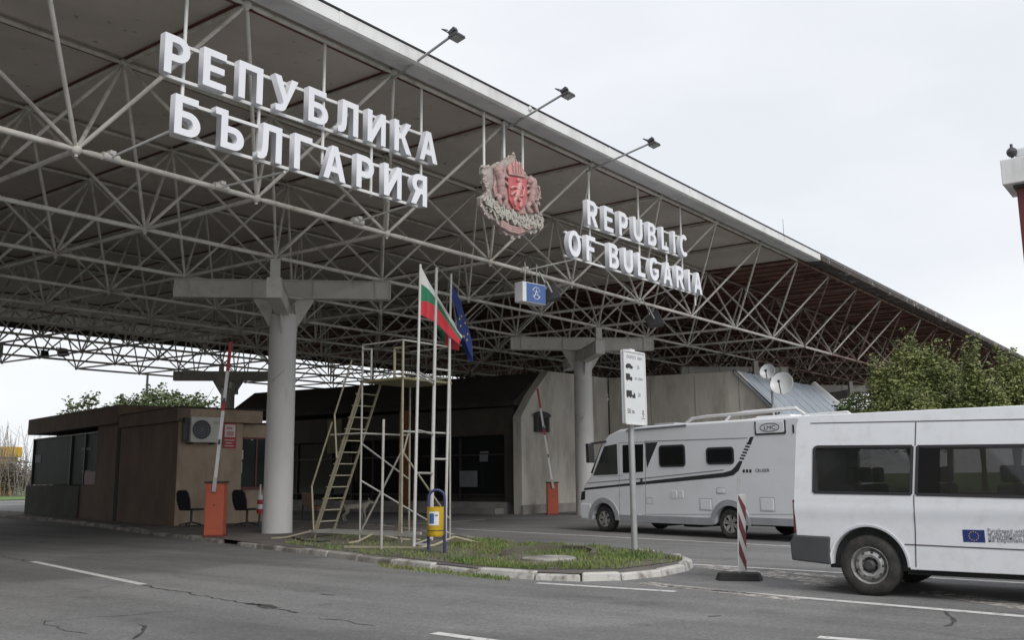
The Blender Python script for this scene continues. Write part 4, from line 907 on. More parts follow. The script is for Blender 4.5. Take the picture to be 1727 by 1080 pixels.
dog = skin('dog', V, Ed, Rr, M['dog']); dog.location = dp; dog.rotation_euler = (0, 0, R(-38)); dog.scale = (1.25, 1.25, 1.1); tag(dog, 'pale tan dog standing on the lane behind the metal stairs, facing right', 'dog')
m = MB()
for s in (-1, 1): m.add([(.33, s*.035, .61), (.37, s*.07, .62), (.39, s*.035, .62), (.335, s*.075, .70), (.345, s*.06, .62)], [(0, 1, 3), (1, 2, 3), (2, 0, 3), (0, 2, 1)])
m.build('ear', M['dog'], dog)

# ================================================================== VEHICLES
class Veh:
    """local frame: x forward, y 0 on the visible flank and into the body for positive y, z up"""
    def __init__(s, name, p0, fwd, into, label, cat):
        s.p0 = Vector(p0); s.f = Vector(fwd).normalized(); s.i = Vector(into).normalized()
        s.M = Matrix(((s.f.x, s.i.x, 0, p0[0]), (s.f.y, s.i.y, 0, p0[1]), (0, 0, 1, 0), (0, 0, 0, 1)))
        s.root = tag(empty(name, (p0[0], p0[1], 0)), label, cat); s.off = Matrix.Translation(-Vector((p0[0], p0[1], 0)))
        s.belt = 9; s.k = 0; s.bulge = 0
    def uz(s, px, py): p = onP(px, py, s.p0, s.i); return ((p-s.p0).dot(s.f), p.z)
    def Y(s, z): return max(0, z-s.belt)*s.k - s.bulge*math.exp(-((z-1.0)/.085)**2)
    def put(s, mb, name, m, parent=None, **kw):
        mb.v = [tuple(s.M @ Vector(p)) for p in mb.v]; o = mb.build(name, m, parent or s.root, **kw)
        if parent is None: o.matrix_parent_inverse = s.off
        return o
    def panel(s, name, poly, m, t=.006, parent=None, base=0., bevel=0):
        mb = MB(); mb.prism(poly, lambda a, b, q: (a, s.Y(b)-q, b), base, base+t); return s.put(mb, name, m, parent, bevel=bevel)
    def line(s, mb, a, b, w=.008, t=.004): 
        n = 4
        for k in range(n):
            p = (a[0]+(b[0]-a[0])*k/n, a[1]+(b[1]-a[1])*k/n); q = (a[0]+(b[0]-a[0])*(k+1)/n, a[1]+(b[1]-a[1])*(k+1)/n)
            mb.beam((p[0], s.Y(p[1])-t/2, p[1]), (q[0], s.Y(q[1])-t/2, q[1]), t, w) if abs(b[0]-a[0]) > abs(b[1]-a[1]) else mb.beam((p[0], s.Y(p[1])-t/2, p[1]), (q[0], s.Y(q[1])-t/2, q[1]), w, t, up=(0, 1, 0))
    def body(s, prof, width, m, name='body', bevel=.05, parent=None, y0=0.):
        b = bmesh.new(); A = [b.verts.new((x, y0, z)) for x, z in prof]; B = [b.verts.new((x, width-y0, z)) for x, z in prof]; n = len(prof)
        b.faces.new(A); b.faces.new(B[::-1])
        for i in range(n): b.faces.new((A[(i+1) % n], A[i], B[i], B[(i+1) % n]))
        for zz in ([s.belt] if s.k else [])+([.80, .86, .91, .95, 1., 1.05, 1.09] if s.bulge else []): bmesh.ops.bisect_plane(b, geom=b.verts[:]+b.edges[:]+b.faces[:], plane_co=(0, 0, zz), plane_no=(0, 0, 1))
        for v in b.verts:
            d = s.Y(v.co.z); v.co.y += d if v.co.y < width/2 else -d
        bmesh.ops.recalc_face_normals(b, faces=b.faces)
        me = bpy.data.meshes.new(name); b.to_mesh(me); b.free(); me.transform(s.M); me.materials.append(m); o = bpy.data.objects.new(name, me); COL.objects.link(o); o.parent = parent or s.root; o.matrix_parent_inverse = s.off if parent is None else Matrix()
        if bevel:
            bv = o.modifiers.new('bevel', 'BEVEL'); bv.width = bevel; bv.segments = 4; bv.limit_method = 'ANGLE'; bv.angle_limit = R(32)
            for p in me.polygons: p.use_smooth = True
            bv.harden_normals = True
        return o
    def wheel(s, x, y, r, style, w=.215, out=-1):
        o = empty('wheel', s.M @ Vector((x, y, r))); o.parent = s.root; o.matrix_parent_inverse = s.off
        base = s.M @ Matrix.Translation((x, y, r)); inv = Matrix.Translation(-(s.M @ Vector((x, y, r))))
        def put(mb, nm, m, **kw): mb.v = [tuple(base @ Vector(p)) for p in mb.v]; q = mb.build(nm, m, o, **kw); q.matrix_parent_inverse = inv; return q
        f = lambda q, a, t: Vector((q*math.cos(a), t*(-out), q*math.sin(a)))
        mb = MB(); mb.lathe([(r*.60, .0), (r*.66, -.012), (r*.86, -.012), (r*.96, .012), (r, .04), (r, w-.04), (r*.95, w), (r*.6, w)], f, 44); put(mb, 'tyre', M['tyre'], smooth=35)
        mb = MB(); mb.lathe([(r*.63, .0), (r*.60, -.004), (r*.575, .01), (r*.55, .05), (r*.53, .09), (r*.3, .10), (0, .10)], f, 40); put(mb, 'rim', M['rim'] if style == 'steel' else M['hub'], smooth=35)
        mb = MB()
        if style == 'steel':
            mb.lathe([(r*.50, .085), (r*.46, .035), (r*.36, .02), (r*.27, .03), (r*.22, .07), (r*.2, .085)], f, 36); put(mb, 'wheel_disc', M['rim'], smooth=35)
            mb = MB()
            for k in range(9): a = k*2*math.pi/9; c = f(r*.43, a, .028); mb.ball(c, .017, 8, 4)
            put(mb, 'vent_holes', M['hub'])
            mb = MB(); mb.lathe([(r*.19, .09), (r*.18, .0), (r*.12, -.02), (0, -.02)], f, 20)
            for k in range(5): a = k*2*math.pi/5; mb.ball(f(r*.25, a, .02), .014, 6, 4)
            put(mb, 'hub_cap', M['hub'], smooth=40)
        else:
            for k in range(6):
                a = k*math.pi/3+.3; mb2 = MB()
                p1 = f(r*.12, a, .03)
                for da in (-.17, .17): mb.beam(f(r*.14, a+da*.5, .03), f(r*.585, a+da, .012), .03, .045)
            mb.lathe([(r*.2, .05), (r*.18, .015), (0, .01)], f, 20); mb.lathe([(r*.61, .02), (r*.60, -.003), (r*.56, .003), (r*.55, .03)], f, 40); put(mb, 'spokes', M['rim'], smooth=35)
        return o
def rrect(x0, x1, z0, z1, r=.05, n=4):
    return arc(x1-r, z0+r, r, r, -90, 0, n)+arc(x1-r, z1-r, r, r, 0, 90, n)+arc(x0+r, z1-r, r, r, 90, 180, n)+arc(x0+r, z0+r, r, r, 180, 270, n)

# ---- white minibus at the right edge
V_ = Veh('minibus', (4.6, -10.40, 0), (0, -1, 0), (1, 0, 0), 'white minibus with dark side windows and an EU flag sticker at the right edge', 'minibus')
V_.belt = 1.15; V_.k = .11; V_.bulge = .014
r = .355; wc = 0.0; wb = 3.3
rear = -.88
archR = arc(wc, r, .45, .46, 180, 0, 16); archF = arc(wb, r, .45, .46, 180, 0, 16)
prof = [(rear+.02, .52), (-.45, .50)]+[(x, z) for x, z in archR if z > .36]+[(.47, .33), (wb-.47, .33)]+[(x, z) for x, z in archF if z > .36]+[(4.12, .33), (4.22, .5), (4.20, .92), (4.02, 1.10), (3.45, 1.29), (2.66, 2.03), (2.40, 2.14), (2.1, 2.18), (rear+.10, 2.18), (rear+.05, 2.05), (rear, 1.1)]
VB = V_.body(prof, 1.95, M['van'], bevel=.045)
qw = [V_.uz(*q) for q in ((1372, 831), (1370, 757), (1375, 754), (1536, 753), (1536, 834))]; dw = [V_.uz(1545, 753.5), (2.36, V_.uz(1727, 753)[1]), (2.36, V_.uz(1727, 841)[1]), V_.uz(1545, 834.5)]
def cut(o, polys, cav):
    cs = []
    for po, y0_, y1_ in polys:
        mb = MB(); mb.prism(po, lambda a, b, t: (a, t, b), y0_, y1_); mb.v = [tuple(V_.M @ Vector(p)) for p in mb.v]; cs.append(mb.build('cutter', M['van']))
    mb = MB(); mb.box(*cav); mb.v = [tuple(V_.M @ Vector(p)) for p in mb.v]; cs.append(mb.build('cutter', M['van']))
    for c in cs: bo = o.modifiers.new('cut', 'BOOLEAN'); bo.operation = 'DIFFERENCE'; bo.solver = 'EXACT'; bo.object = c
    bpy.context.view_layer.update(); dg_ = bpy.context.evaluated_depsgraph_get(); me_ = bpy.data.meshes.new_from_object(o.evaluated_get(dg_)); o.modifiers.clear(); o.data = me_
    for c in cs: bpy.data.objects.remove(c)
cabw = [(2.5, 1.26), (3.22, 1.26), (3.18, 1.36), (2.70, 1.84), (2.5, 1.86)]
cut(VB, [(qw, -.3, 2.3), (dw, -.3, 2.3), (cabw, -.3, 2.3)], (rear+.12, 2.9, .16, 1.79, .62, 2.04))
def far_panel(name, poly, m): mb = MB(); mb.prism(poly, lambda a, b, q: (a, 1.95-V_.Y(b)-q, b), .012, .02); return V_.put(mb, name, m)
for nm_, po in (('quarter_window', qw), ('sliding_door_window', dw), ('cab_window', cabw)):
    V_.panel(nm_, po, M['see_glass'], .006, base=-.016); far_panel(nm_, po, M['see_glass'])
    mb = MB()
    for A, B in zip(po, po[1:]+po[:1]): V_.line(mb, A, B, .034, .010)
    V_.put(mb, 'window_seal', M['ink'])
mb = MB(); V_.line(mb, (dw[0][0]+.13, dw[0][1]), (dw[3][0]+.13, dw[3][1]), .24, .008); V_.put(mb, 'window_band', M['tint'])
for xs_ in (-.25, .62, 1.5, 2.55):
    for ys_ in (.42, .95, 1.5):
        mb = MB(); mb.box(xs_-.08, xs_+.07, ys_-.22, ys_+.22, .62, 1.30); mb.box(xs_-.05, xs_+.05, ys_-.13, ys_+.13, 1.32, 1.52); mb.box(xs_, xs_+.46, ys_-.22, ys_+.22, .63, .78); V_.put(mb, 'passenger_seat', M['seat_cloth'], bevel=.03)
mb = MB(); sl_ = lambda t: (3.43+(2.69-3.43)*t, 1.31+(2.0-1.31)*t); w0, w1 = sl_(.04), sl_(.96)
mb.add([(w0[0]+.012, .11, w0[1]+.016), (w1[0]+.012, .17, w1[1]+.016), (w1[0]+.012, 1.78, w1[1]+.016), (w0[0]+.012, 1.84, w0[1]+.016), (w0[0]-.02, .11, w0[1]-.02), (w1[0]-.02, .17, w1[1]-.02), (w1[0]-.02, 1.78, w1[1]-.02), (w0[0]-.02, 1.84, w0[1]-.02)], [(0, 1, 2, 3), (7, 6, 5, 4), (0, 4, 5, 1), (1, 5, 6, 2), (2, 6, 7, 3), (3, 7, 4, 0)]); V_.put(mb, 'windscreen', M['tint'])
mb = MB(); mb.box(4.19, 4.235, .45, 1.5, .70, .88); [mb.box(4.236, 4.25, .47, 1.48, .72+.05*k, .74+.05*k) for k in range(3)]; V_.put(mb, 'grille', M['bumper'], bevel=.01)
mb = MB(); sm = V_
for A, B in (((1541, 712), (1541, 752)), ((1541, 836), (1544, 900)), ((1544, 900), (1545, 957)), ((1362, 714), (1727, 707))): sm.line(mb, sm.uz(*A), sm.uz(*B), .012)
sm.line(mb, sm.uz(1526, 919), (2.4, sm.uz(1727, 930)[1]), .014); sm.line(mb, (2.42, .36), (2.42, 2.05), .010); sm.line(mb, (3.5, .75), (3.5, 1.25), .01); V_.put(mb, 'panel_gap', M['seam'])
mb = MB(); p = V_.uz(1554, 869); mb.lathe([(0, -.006), (.02, -.006), (.022, 0)], lambda q, a, t: (p[0]+q*math.cos(a), t, p[1]+q*math.sin(a)), 16); V_.put(mb, 'filler_lock', M['seam'])
b0 = V_.uz(1346, 906); b1 = V_.uz(1420, 950)
mb = MB(); mb.prism([(rear-.06, .38), (-.45, .345), (-.455, .54), (-.44, .68), (rear-.02, .69), (rear-.07, .6)], lambda a, b, t: (a, t, b), -.025, 1.975); V_.put(mb, 'rear_bumper', M['bumper'], bevel=.02)
mb = MB(); mb.prism([(3.77, .34), (4.26, .3), (4.3, .42), (4.28, .66), (3.78, .62)], lambda a, b, t: (a, t, b), -.02, 1.97); V_.put(mb, 'front_bumper', M['bumper'], bevel=.03)
mb = MB(); mb.prism([(rear-.012, .72), (rear+.012, .72), (rear+.012, 1.12), (rear-.012, 1.12)], lambda a, b, t: (a, t, b), -.004, .12); V_.put(mb, 'tail_light', M['portal_red'])
mb = MB(); mb.prism([(3.9, .80), (4.225, .76), (4.215, .94), (3.85, 1.03)], lambda a, b, t: (a, t, b), -.004, .32); V_.put(mb, 'headlight', M['glass'])
mb = MB(); mb.sweep([(.445, -.004), (.47, -.012), (.452, .02), (.44, .06), (.44, .25)], lambda q, a, t: (wc+q*math.cos(a*.5), t, r+q*1.02*math.sin(a*.5)), 40); V_.put(mb, 'arch_lip', M['van'], smooth=50)
mb = MB(); mb.box(-.5, .5, .12, 1.85, .3, .84); mb.box(wb-.5, wb+.5, .12, 1.85, .3, .84); mb.box(.4, 3.0, .15, 1.8, .26, .5); V_.put(mb, 'underbody', M['rubber'])
V_.wheel(wc, .015, r, 'steel'); V_.wheel(wb, .015, r, 'steel'); V_.wheel(wc, 1.94, r, 'steel', out=1); V_.wheel(wb, 1.94, r, 'steel', out=1)
mb = MB(); mb.prism([(3.3, 1.25), (3.45, 1.25), (3.45, 1.5), (3.3, 1.52)], lambda a, b, t: (a, -t, b), .05, .2); V_.put(mb, 'mirror', M['bumper'], bevel=.02)
# flag sticker with ring of stars and four lines of writing
a, b = V_.uz(1623, 894), V_.uz(1662, 916); fl = V_.panel('flag_sticker', [(a[0], b[1]), (b[0], b[1]), (b[0], a[1]), (a[0], a[1])], M['flag_b'], .003)
mb = MB(); c = ((a[0]+b[0])/2, (a[1]+b[1])/2); rr = (a[1]-b[1])*.36
for k in range(12):
    t = k*math.pi/6; cx, cz = c[0]+rr*math.cos(t), c[1]+rr*math.sin(t); st = []
    for j in range(10): q = rr*(.17 if j % 2 == 0 else .07); st.append((cx+q*math.sin(j*math.pi/5), cz+q*math.cos(j*math.pi/5)))
    mb.prism(st, lambda A, B, T: (A, -T, B), .0032, .0045)
V_.put(mb, 'star_ring', M['flag_y'], fl)
hgt = (a[1]-b[1])
for k, (tx, mm) in enumerate((('Purchased with the assistance', 'ink_grey'), ('of the European Union', 'ink_grey'), ('Закупено с подкрепата', 'ink_grey'), ('на Европейския съюз', 'ink_grey'))):
    F = frame(V_.M @ Vector((b[0]+.03, -.004, a[1]-hgt*(.16+.255*k))), V_.f, (0, 0, 1)); o = text('writing', tx, .062, M[mm], V_.root, F, .0015); o.matrix_parent_inverse = V_.off

# ---- motorhome
mf = Vector((14.15, -.82, 0)); mr = Vector((13.15, -4.79, 0)); md = (mf-mr).normalized(); mi = Vector((md.y, -md.x, 0))
K = Veh('motorhome', mf, md, mi, 'white motorhome with dark stripe, driving away under the canopy behind the sign post', 'motorhome')
def cz(x, y): return K.uz(850+x/2.7, 560+y/2.7)
r = .335; x2 = -4.08; Lr = -6.35
aF = arc(0, r, .43, .44, 0, 180, 16); aR = arc(x2, r, .43, .44, 0, 180, 16)
prof = [(.86, .42), (.90, .62), (.86, .95), (.76, 1.22), (.48, 1.47), (.20, 2.0), (.03, 2.32), (-.22, 2.50), (-.62, 2.62), (-1.5, 2.67), (-6.0, 2.68), (-6.28, 2.55), (Lr, 2.2), (Lr, .36), (x2-.45, .34)]+aR[::-1][:0]
prof = [(.86, .30), (.90, .62), (.86, .95), (.76, 1.22), (.48, 1.47), (.20, 2.0), (.03, 2.32), (-.22, 2.50), (-.62, 2.62), (-1.5, 2.67), (-6.0, 2.68), (-6.28, 2.55), (Lr, 2.2), (Lr, .33)] + [(x, z) for x, z in arc(x2, r, .43, .44, 180, 0, 16) if z > .34] + [(x2+.45, .30), (-.46, .28)] + [(x, z) for x, z in arc(0, r, .43, .44, 180, 0, 16) if z > .34]
K.body(prof, 2.25, M['camper'], bevel=.07)
K.panel('front_side_window', [cz(*q) for q in ((406, 655), (457, 522), (514, 511), (519, 650))], M['glass_pale'], .008, bevel=.004)
K.panel('door_window', [cz(*q) for q in ((540, 516), (634, 512), (634, 638), (542, 644))], M['tint'], .008, bevel=.004)
K.panel('decal', [cz(*q) for q in ((641, 506), (700, 503), (651, 622))], M['ink'], .003)
for q0, q1 in (((705, 518), (828, 615)), ((920, 528), (1050, 603))):
    a, b = cz(*q0), cz(q1[0], q1[1]); w_ = K.panel('side_window', rrect(b[0], a[0], b[1], a[1], .09), M['ink'], .018, bevel=.004); K.panel('pane', rrect(b[0]+.05, a[0]-.05, b[1]+.05, a[1]-.05, .06), M['tint'], .004, base=.019, parent=w_)
K.panel('stripe', [cz(*q) for q in ((366, 712), (500, 698), (640, 682), (800, 664), (1000, 642), (1035, 632), (1052, 615), (1072, 588), (1087, 590), (1070, 632), (1045, 654), (1010, 662), (800, 682), (640, 696), (500, 708), (366, 722))][::-1], M['ink'], .003)
mb = MB()
for k in range(6):
    a, b = cz(1074+k*6.2, 578-k*13.5), cz(1094+k*6.2, 581-k*13.5); mb.prism([(b[0], b[1]-.01), (a[0], a[1]-.01), (a[0], a[1]+.03), (b[0], b[1]+.03)], lambda A, B, T: (A, -T, B), .0, .003)
K.put(mb, 'stripe_bars', M['ink'])
K.panel('decal_end', [cz(*q) for q in ((1108, 512), (1120, 480), (1138, 478), (1124, 514))], M['ink'], .003)
mb = MB(); K.line(mb, cz(382, 690), cz(640, 668), .022); K.line(mb, cz(640, 668), cz(1000, 630), .022); K.line(mb, cz(640, 500), cz(1108, 484), .018); K.put(mb, 'pin_stripe', M['ink_grey'])
mb = MB(); dd = [cz(524, 506), cz(645, 503), cz(645, 835), cz(528, 850)]
for i in range(3): K.line(mb, dd[i], dd[i+1], .014)
K.line(mb, dd[0], dd[3], .014); K.line(mb, (.2, 1.42), (-.72, 1.44), .01); K.line(mb, cz(650, 832), cz(955, 832), .012); K.line(mb, cz(1117, 832), (Lr+.05, cz(1345, 830)[1]), .012)
for (q0, q1) in (((890, 760), (950, 815)), ((1165, 755), (1235, 820)), ((650, 757), (676, 785)), ((968, 712), (1008, 738))):
    a, b = cz(*q0), cz(*q1); K.line(mb, (a[0], a[1]), (b[0], a[1]), .010); K.line(mb, (a[0], b[1]), (b[0], b[1]), .010); K.line(mb, (a[0], a[1]), (a[0], b[1]), .010); K.line(mb, (b[0], a[1]), (b[0], b[1]), .010)
K.put(mb, 'hatch_seam', M['camper_grey'])
for q0, q1 in (((762, 724), (789, 758)), ((795, 725), (817, 757)), ((896, 766), (944, 810)), ((972, 716), (1004, 734)), ((1171, 761), (1229, 814))):
    a, b = cz(*q0), cz(*q1); K.panel('service_hatch', rrect(b[0], a[0], b[1], a[1], .02), M['camper'], .012, bevel=.004)
a = cz(628, 680); mb = MB(); mb.box(a[0]-.03, a[0]+.03, -.03, 0, a[1]-.07, a[1]+.07); K.put(mb, 'door_handle', M['ink'], bevel=.01)
a, b = cz(1147, 414), cz(1278, 458); pl = K.panel('badge_plate', rrect(b[0], a[0], b[1], a[1], .05), M['camper'], .02, bevel=.006)
mb = MB(); z0, z1 = b[1]-.02, a[1]+.02
for A, B in (((a[0]+.02, z1), (a[0]+.02, z0)), ((a[0]+.02, z0), (b[0]-.02, z0)), ((b[0]-.02, z0), (b[0]-.02, z1))): K.line(mb, A, B, .035, .012)
K.put(mb, 'plate_trim', M['ink'], pl)
cx, cz_ = (a[0]+b[0])/2, (a[1]+b[1])/2; mb = MB(); hw, hh = abs(a[0]-b[0])*.34, abs(a[1]-b[1])*.36
ov = [(cx+hw*math.cos(t*.2618), cz_+hh*math.sin(t*.2618)) for t in range(24)]
for p, q in zip(ov, ov[1:]+ov[:1]): mb.beam((p[0], -.024, p[1]), (q[0], -.024, q[1]), .006, .014)
K.put(mb, 'badge_ring', M['ink'], pl)
F = frame(K.M @ Vector((cx+.0, -.022, cz_-hh*.5)), -K.f, (0, 0, 1)); o = text('badge_letters', 'LMC', hh*1.35, M['ink'], pl, F, .003, 'CENTER', 1.3)
p = cz(1084, 634); F = frame(K.M @ Vector((p[0]-.36, -.003, p[1]-.03)), -K.f, (0, 0, 1)); o = text('model_writing', 'CRUISER', .10, M['ink'], K.root, F, .002); o.matrix_parent_inverse = K.off
mb = MB()
for k in range(3): mb.box(p[0]-.02-k*.09-.06, p[0]-.02-k*.09, -.004, -.001, p[1]-.04, p[1]+.03)
K.put(mb, 'decal_squares', M['ink'])
mb = MB(); a = cz(1318, 443); mb.box(a[0]-.02, a[0]+.02, -.012, 0, a[1]-.09, a[1]+.09); K.put(mb, 'side_marker', M['ink'])
# skirts and arch trims
def skirt(x0, x1, z0, z1): mb = MB(); mb.prism([(x0, z0), (x1, z0), (x1, z1), (x0, z1)], lambda a, b, t: (a, -t, b), .0, .02); K.put(mb, 'skirt', M['camper_grey'], bevel=.008)
skirt(-3.60, -.55, .285, .46); skirt(Lr+.02, -4.62, .335, .50)
for xc in (0, x2): mb = MB(); mb.sweep([(.425, -.0), (.43, -.035), (.56, -.03), (.57, 0), (.43, .0)], lambda q, a, t: (xc+q*math.cos(a*.5)*1.0, t, r-.02+q*math.sin(a*.5)), 44); K.put(mb, 'arch_trim', M['camper_grey'], smooth=40)
mb = MB(); mb.prism([(.45, .30), (.88, .32), (.92, .6), (.885, .72), (.5, .72)], lambda a, b, t: (a, t, b), -.012, 2.26); K.put(mb, 'front_bumper', M['camper'], bevel=.03)
mb = MB(); mb.prism([(.50, 1.50), (.56, 1.52), (.10, 2.28), (.05, 2.26)], lambda a, b, t: (a, t, b), .08, 2.17); K.put(mb, 'windscreen', M['tint'])
mb = MB(); mb.prism([(.72, .82), (.89, .80), (.85, 1.02), (.70, 1.05)], lambda a, b, t: (a, t, b), -.005, .35); K.put(mb, 'headlight', M['glass'])
mb = MB(); mb.tube((-.15, -.0, 2.33), (.22, -.22, 2.28), .03); mb.prism([(.14, 1.78), (.26, 1.78), (.28, 2.28), (.16, 2.28)], lambda a, b, t: (a, t, b), -.36, -.16); K.put(mb, 'mirror', M['ink'], bevel=.02)
# roof rails, skylight, awning box
def rail(pts, r=.035, y=.15): mb = MB(); mb.path([(a, y, b) for a, b in pts], r, 10); K.put(mb, 'roof_rail', M['white'], smooth=50)
rail([(-2.72, 2.66), (-2.95, 2.78), (-3.4, 2.81), (-5.9, 2.83), (-6.1, 2.70)]); rail([(-3.6, 2.66), (-3.8, 2.84), (-4.2, 2.88), (-5.6, 2.90), (-5.8, 2.7)], .03, .55); rail([(-2.72, 2.66), (-2.95, 2.78), (-3.4, 2.81), (-5.9, 2.83), (-6.1, 2.70)], .035, 2.1)
mb = MB(); mb.box(-1.9, -1.2, .7, 1.5, 2.66, 2.76); K.put(mb, 'skylight', M['camper_grey'], bevel=.03); mb = MB(); mb.box(-5.3, -4.3, .8, 1.6, 2.66, 2.78); K.put(mb, 'roof_box', M['camper'], bevel=.04)
mb = MB(); mb.tube((-.9, -.0, 2.58), (-2.9, -.0, 2.62), .03); K.put(mb, 'awning_seal', M['ink_grey'])
mb = MB(); mb.box(-.55, .55, .12, 2.1, .3, .82); mb.box(x2-.5, x2+.5, .12, 2.1, .3, .82); mb.box(-6.2, -.4, .2, 2.0, .30, .42); K.put(mb, 'underbody', M['rubber'])
for xx in (-1.6, -2.6): mb = MB(); mb.box(xx-.25, xx+.25, .4, 1.2, .2, .31); K.put(mb, 'tank', M['rubber'])
K.wheel(0, .01, r, 'alloy'); K.wheel(x2, .01, r, 'alloy'); K.wheel(0, 2.24, r, 'alloy', out=1); K.wheel(x2, 2.24, r, 'alloy', out=1)

# ================================================================== FLAG POLES, FLAGS
YP = 0.
fp = empty('flagpole_stand', (8.4, 0, 0), 'three tall thin white poles joined by rungs, carrying the flags', 'flagpole'); offP = Matrix.Translation(-Vector((8.4, 0, 0)))
def pole(bpx, bpy_, tpx, tpy, r):
    b, t = G(bpx, bpy_, .1), None; t = onY(tpx, tpy, b.y if bpx < 720 else YP); b = Vector((onY(bpx, 800, t.y).x, t.y, .1)); m = MB(); m.tube(b, t, r, r*.8, n=10); m.build('pole', M['pole_white'], fp, smooth=40).matrix_parent_inverse = offP; return b, t
P1 = pole(699, 923, 709, 446, .034); P2 = pole(727.5, 918, 736, 452, .045); P3 = pole(751, 915, 761, 462, .034)
def at_z(P, z): t = (z-P[0].z)/(P[1].z-P[0].z); return P[0].lerp(P[1], t)
def zpx(px, py): return onY(px, py, 0.).z
for (A, B, zs) in ((P1, P2, (zpx(715, 641), zpx(715, 646), zpx(715, 732), zpx(715, 799), .14)), (P2, P3, (zpx(745, 624), zpx(745, 775)))):
    for z in zs: m = MB(); m.tube(at_z(A, z), at_z(B, z), .024, n=8); m.build('rung', M['pipe_white'], fp, smooth=40).matrix_parent_inverse = offP
def flag(name, rows, mats, label, splits, thick=.0, Yo=0.):
    """rows: list of (left px, right px) polylines from top edge to bottom edge; each row = list of (px,py,y) points"""
    o = empty(name, onY(rows[0][0][0], rows[0][0][1], Yo), label, 'flag'); off = Matrix.Translation(-o.location)
    nr, nc = len(rows), len(rows[0])
    def S(u, v):   # u along 0..1 (cols), v down 0..1 (rows)
        fu, fv = u*(nc-1), v*(nr-1); i, j = min(int(fu), nc-2), min(int(fv), nr-2); a, b = fu-i, fv-j
        def L_(p, q, t): return tuple(p[k]*(1-t)+q[k]*t for k in range(3))
        p = L_(L_(rows[j][i], rows[j][i+1], a), L_(rows[j+1][i], rows[j+1][i+1], a), b); w = onY(p[0], p[1], Yo+p[2]+.05*math.sin(u*9+v*2.5)*min(1, u*3)); return w
    for (v0, v1, m_, nm) in splits:
        n1, n2 = 26, max(3, int(14*(v1-v0))+2); mb = MB(); V = [S(i/n1, v0+(v1-v0)*j/n2) for j in range(n2+1) for i in range(n1+1)]
        V2 = [p+Vector((0, .006, 0)) for p in V]; k = len(V)
        F = [(j*(n1+1)+i, j*(n1+1)+i+1, (j+1)*(n1+1)+i+1, (j+1)*(n1+1)+i) for j in range(n2) for i in range(n1)]
        mb.add(V+V2, F+[tuple(q+k for q in f[::-1]) for f in F]); mb.build(nm, M[m_], o, smooth=70, fix=False).matrix_parent_inverse = off
    return o, S
flag('national_flag', [[(709, 447, 0), (722, 473, -.1), (738, 500, .1), (760, 535, -.1), (781, 566, 0)],
                       [(709, 477, 0), (722, 487, -.12), (738, 507, .1), (758, 540, -.1), (779, 571, 0)],
                       [(708, 507, 0), (722, 509, -.12), (738, 519, .1), (756, 545, -.08), (777, 574, .0)],
                       [(708, 531, 0), (722, 537, -.12), (737, 546, .08), (757, 567, -.05), (774, 581, 0)]], None, 'white, green and red flag drooping from the leftmost pole', [(0, .34, 'flag_w', 'white_band'), (.34, .67, 'flag_g', 'green_band'), (.67, 1, 'flag_r', 'red_band')])
flag('national_flag', [[(735, 538, 0), (736, 550, .1), (740, 560, .0), (748, 577, .1)], [(748, 540, 0), (750, 555, .1), (751, 570, 0), (750, 586, .1)], [(768, 550, 0), (773, 565, .1), (775, 580, 0), (774, 592, .1)]],
     None, 'green and red lower end of a flag hanging behind the leftmost flag', [(0, .5, 'flag_g', 'green_band'), (.5, 1, 'flag_r', 'red_band')], Yo=.35)
_, S = flag('union_flag', [[(761, 467, 0), (765, 500, .1), (770, 540, -.05), (778, 580, .1), (792, 611, 0)], [(761, 500, 0), (769, 520, -.1), (777, 550, .05), (786, 580, -.1), (797, 609, 0)], [(762, 480, 0), (776, 505, -.05), (786, 540, .1), (796, 575, -.05), (798, 608, 0)]],
            None, 'dark blue flag with yellow stars drooping from the right pole', [(0, 1, 'flag_b', 'cloth')])
# lift the star ring just clear of the cloth
mb = MB()
for k in range(7):
    t = k*.9; p = S(.55+.16*math.cos(t), .62+.22*math.sin(t))+Vector((0, -.012, 0)); mb.prism([(p.x+.035*(1 if j % 2 == 0 else .42)*math.sin(j*math.pi/5), p.z+.035*(1 if j % 2 == 0 else .42)*math.cos(j*math.pi/5)) for j in range(10)], lambda a, b, q, p=p: (a, p.y-q, b), 0, .003)
o = mb.build('star_ring', M['flag_y'], _); o.matrix_parent_inverse = Matrix.Translation(-_.location)

# ================================================================== METAL ACCESS STAIRS
B0 = G(677, 916, .1); A0 = Vector((B0.x, B0.y+1.25, .1)); C0 = Vector((B0.x+1.55, B0.y, .1)); D0 = Vector((C0.x, A0.y, .1))
st = empty('access_stairs', (B0.x, B0.y, .1), 'tall pale metal access stairs with railed platform standing on the traffic island', 'stairs'); offS = Matrix.Translation(-Vector(st.location))
def sp(name, m, f): mb = MB(); f(mb); o = mb.build(name, m, st, smooth=40); o.matrix_parent_inverse = offS; return o
zp = onX(677, 636, B0.x).z; zg = onX(678, 574, B0.x).z; U = Vector((0, 0, 1))
for q, mm, top_ in ((A0, 'pipe_white', zg), (B0, 'pipe_yellow', zg), (C0, 'pipe_white', zg), (D0, 'pipe_yellow', zp)): sp('post', M[mm], lambda mb: mb.tube(q, (q.x, q.y, top_), .023))
lv = lambda q, z: Vector((q.x, q.y, z))
sp('platform', M['plate_yellow'], lambda mb: mb.box(B0.x-.03, C0.x+.03, B0.y-.03, A0.y+.03, zp-.05, zp))
for a, b in ((A0, B0), (B0, C0), (C0, D0)): sp('guard_rail', M['pipe_white'], lambda mb: mb.tube(lv(a, zg), lv(b, zg), .021)); sp('toe_rail', M['pipe_white'], lambda mb: mb.tube(lv(a, zp+.08), lv(b, zp+.08), .018))
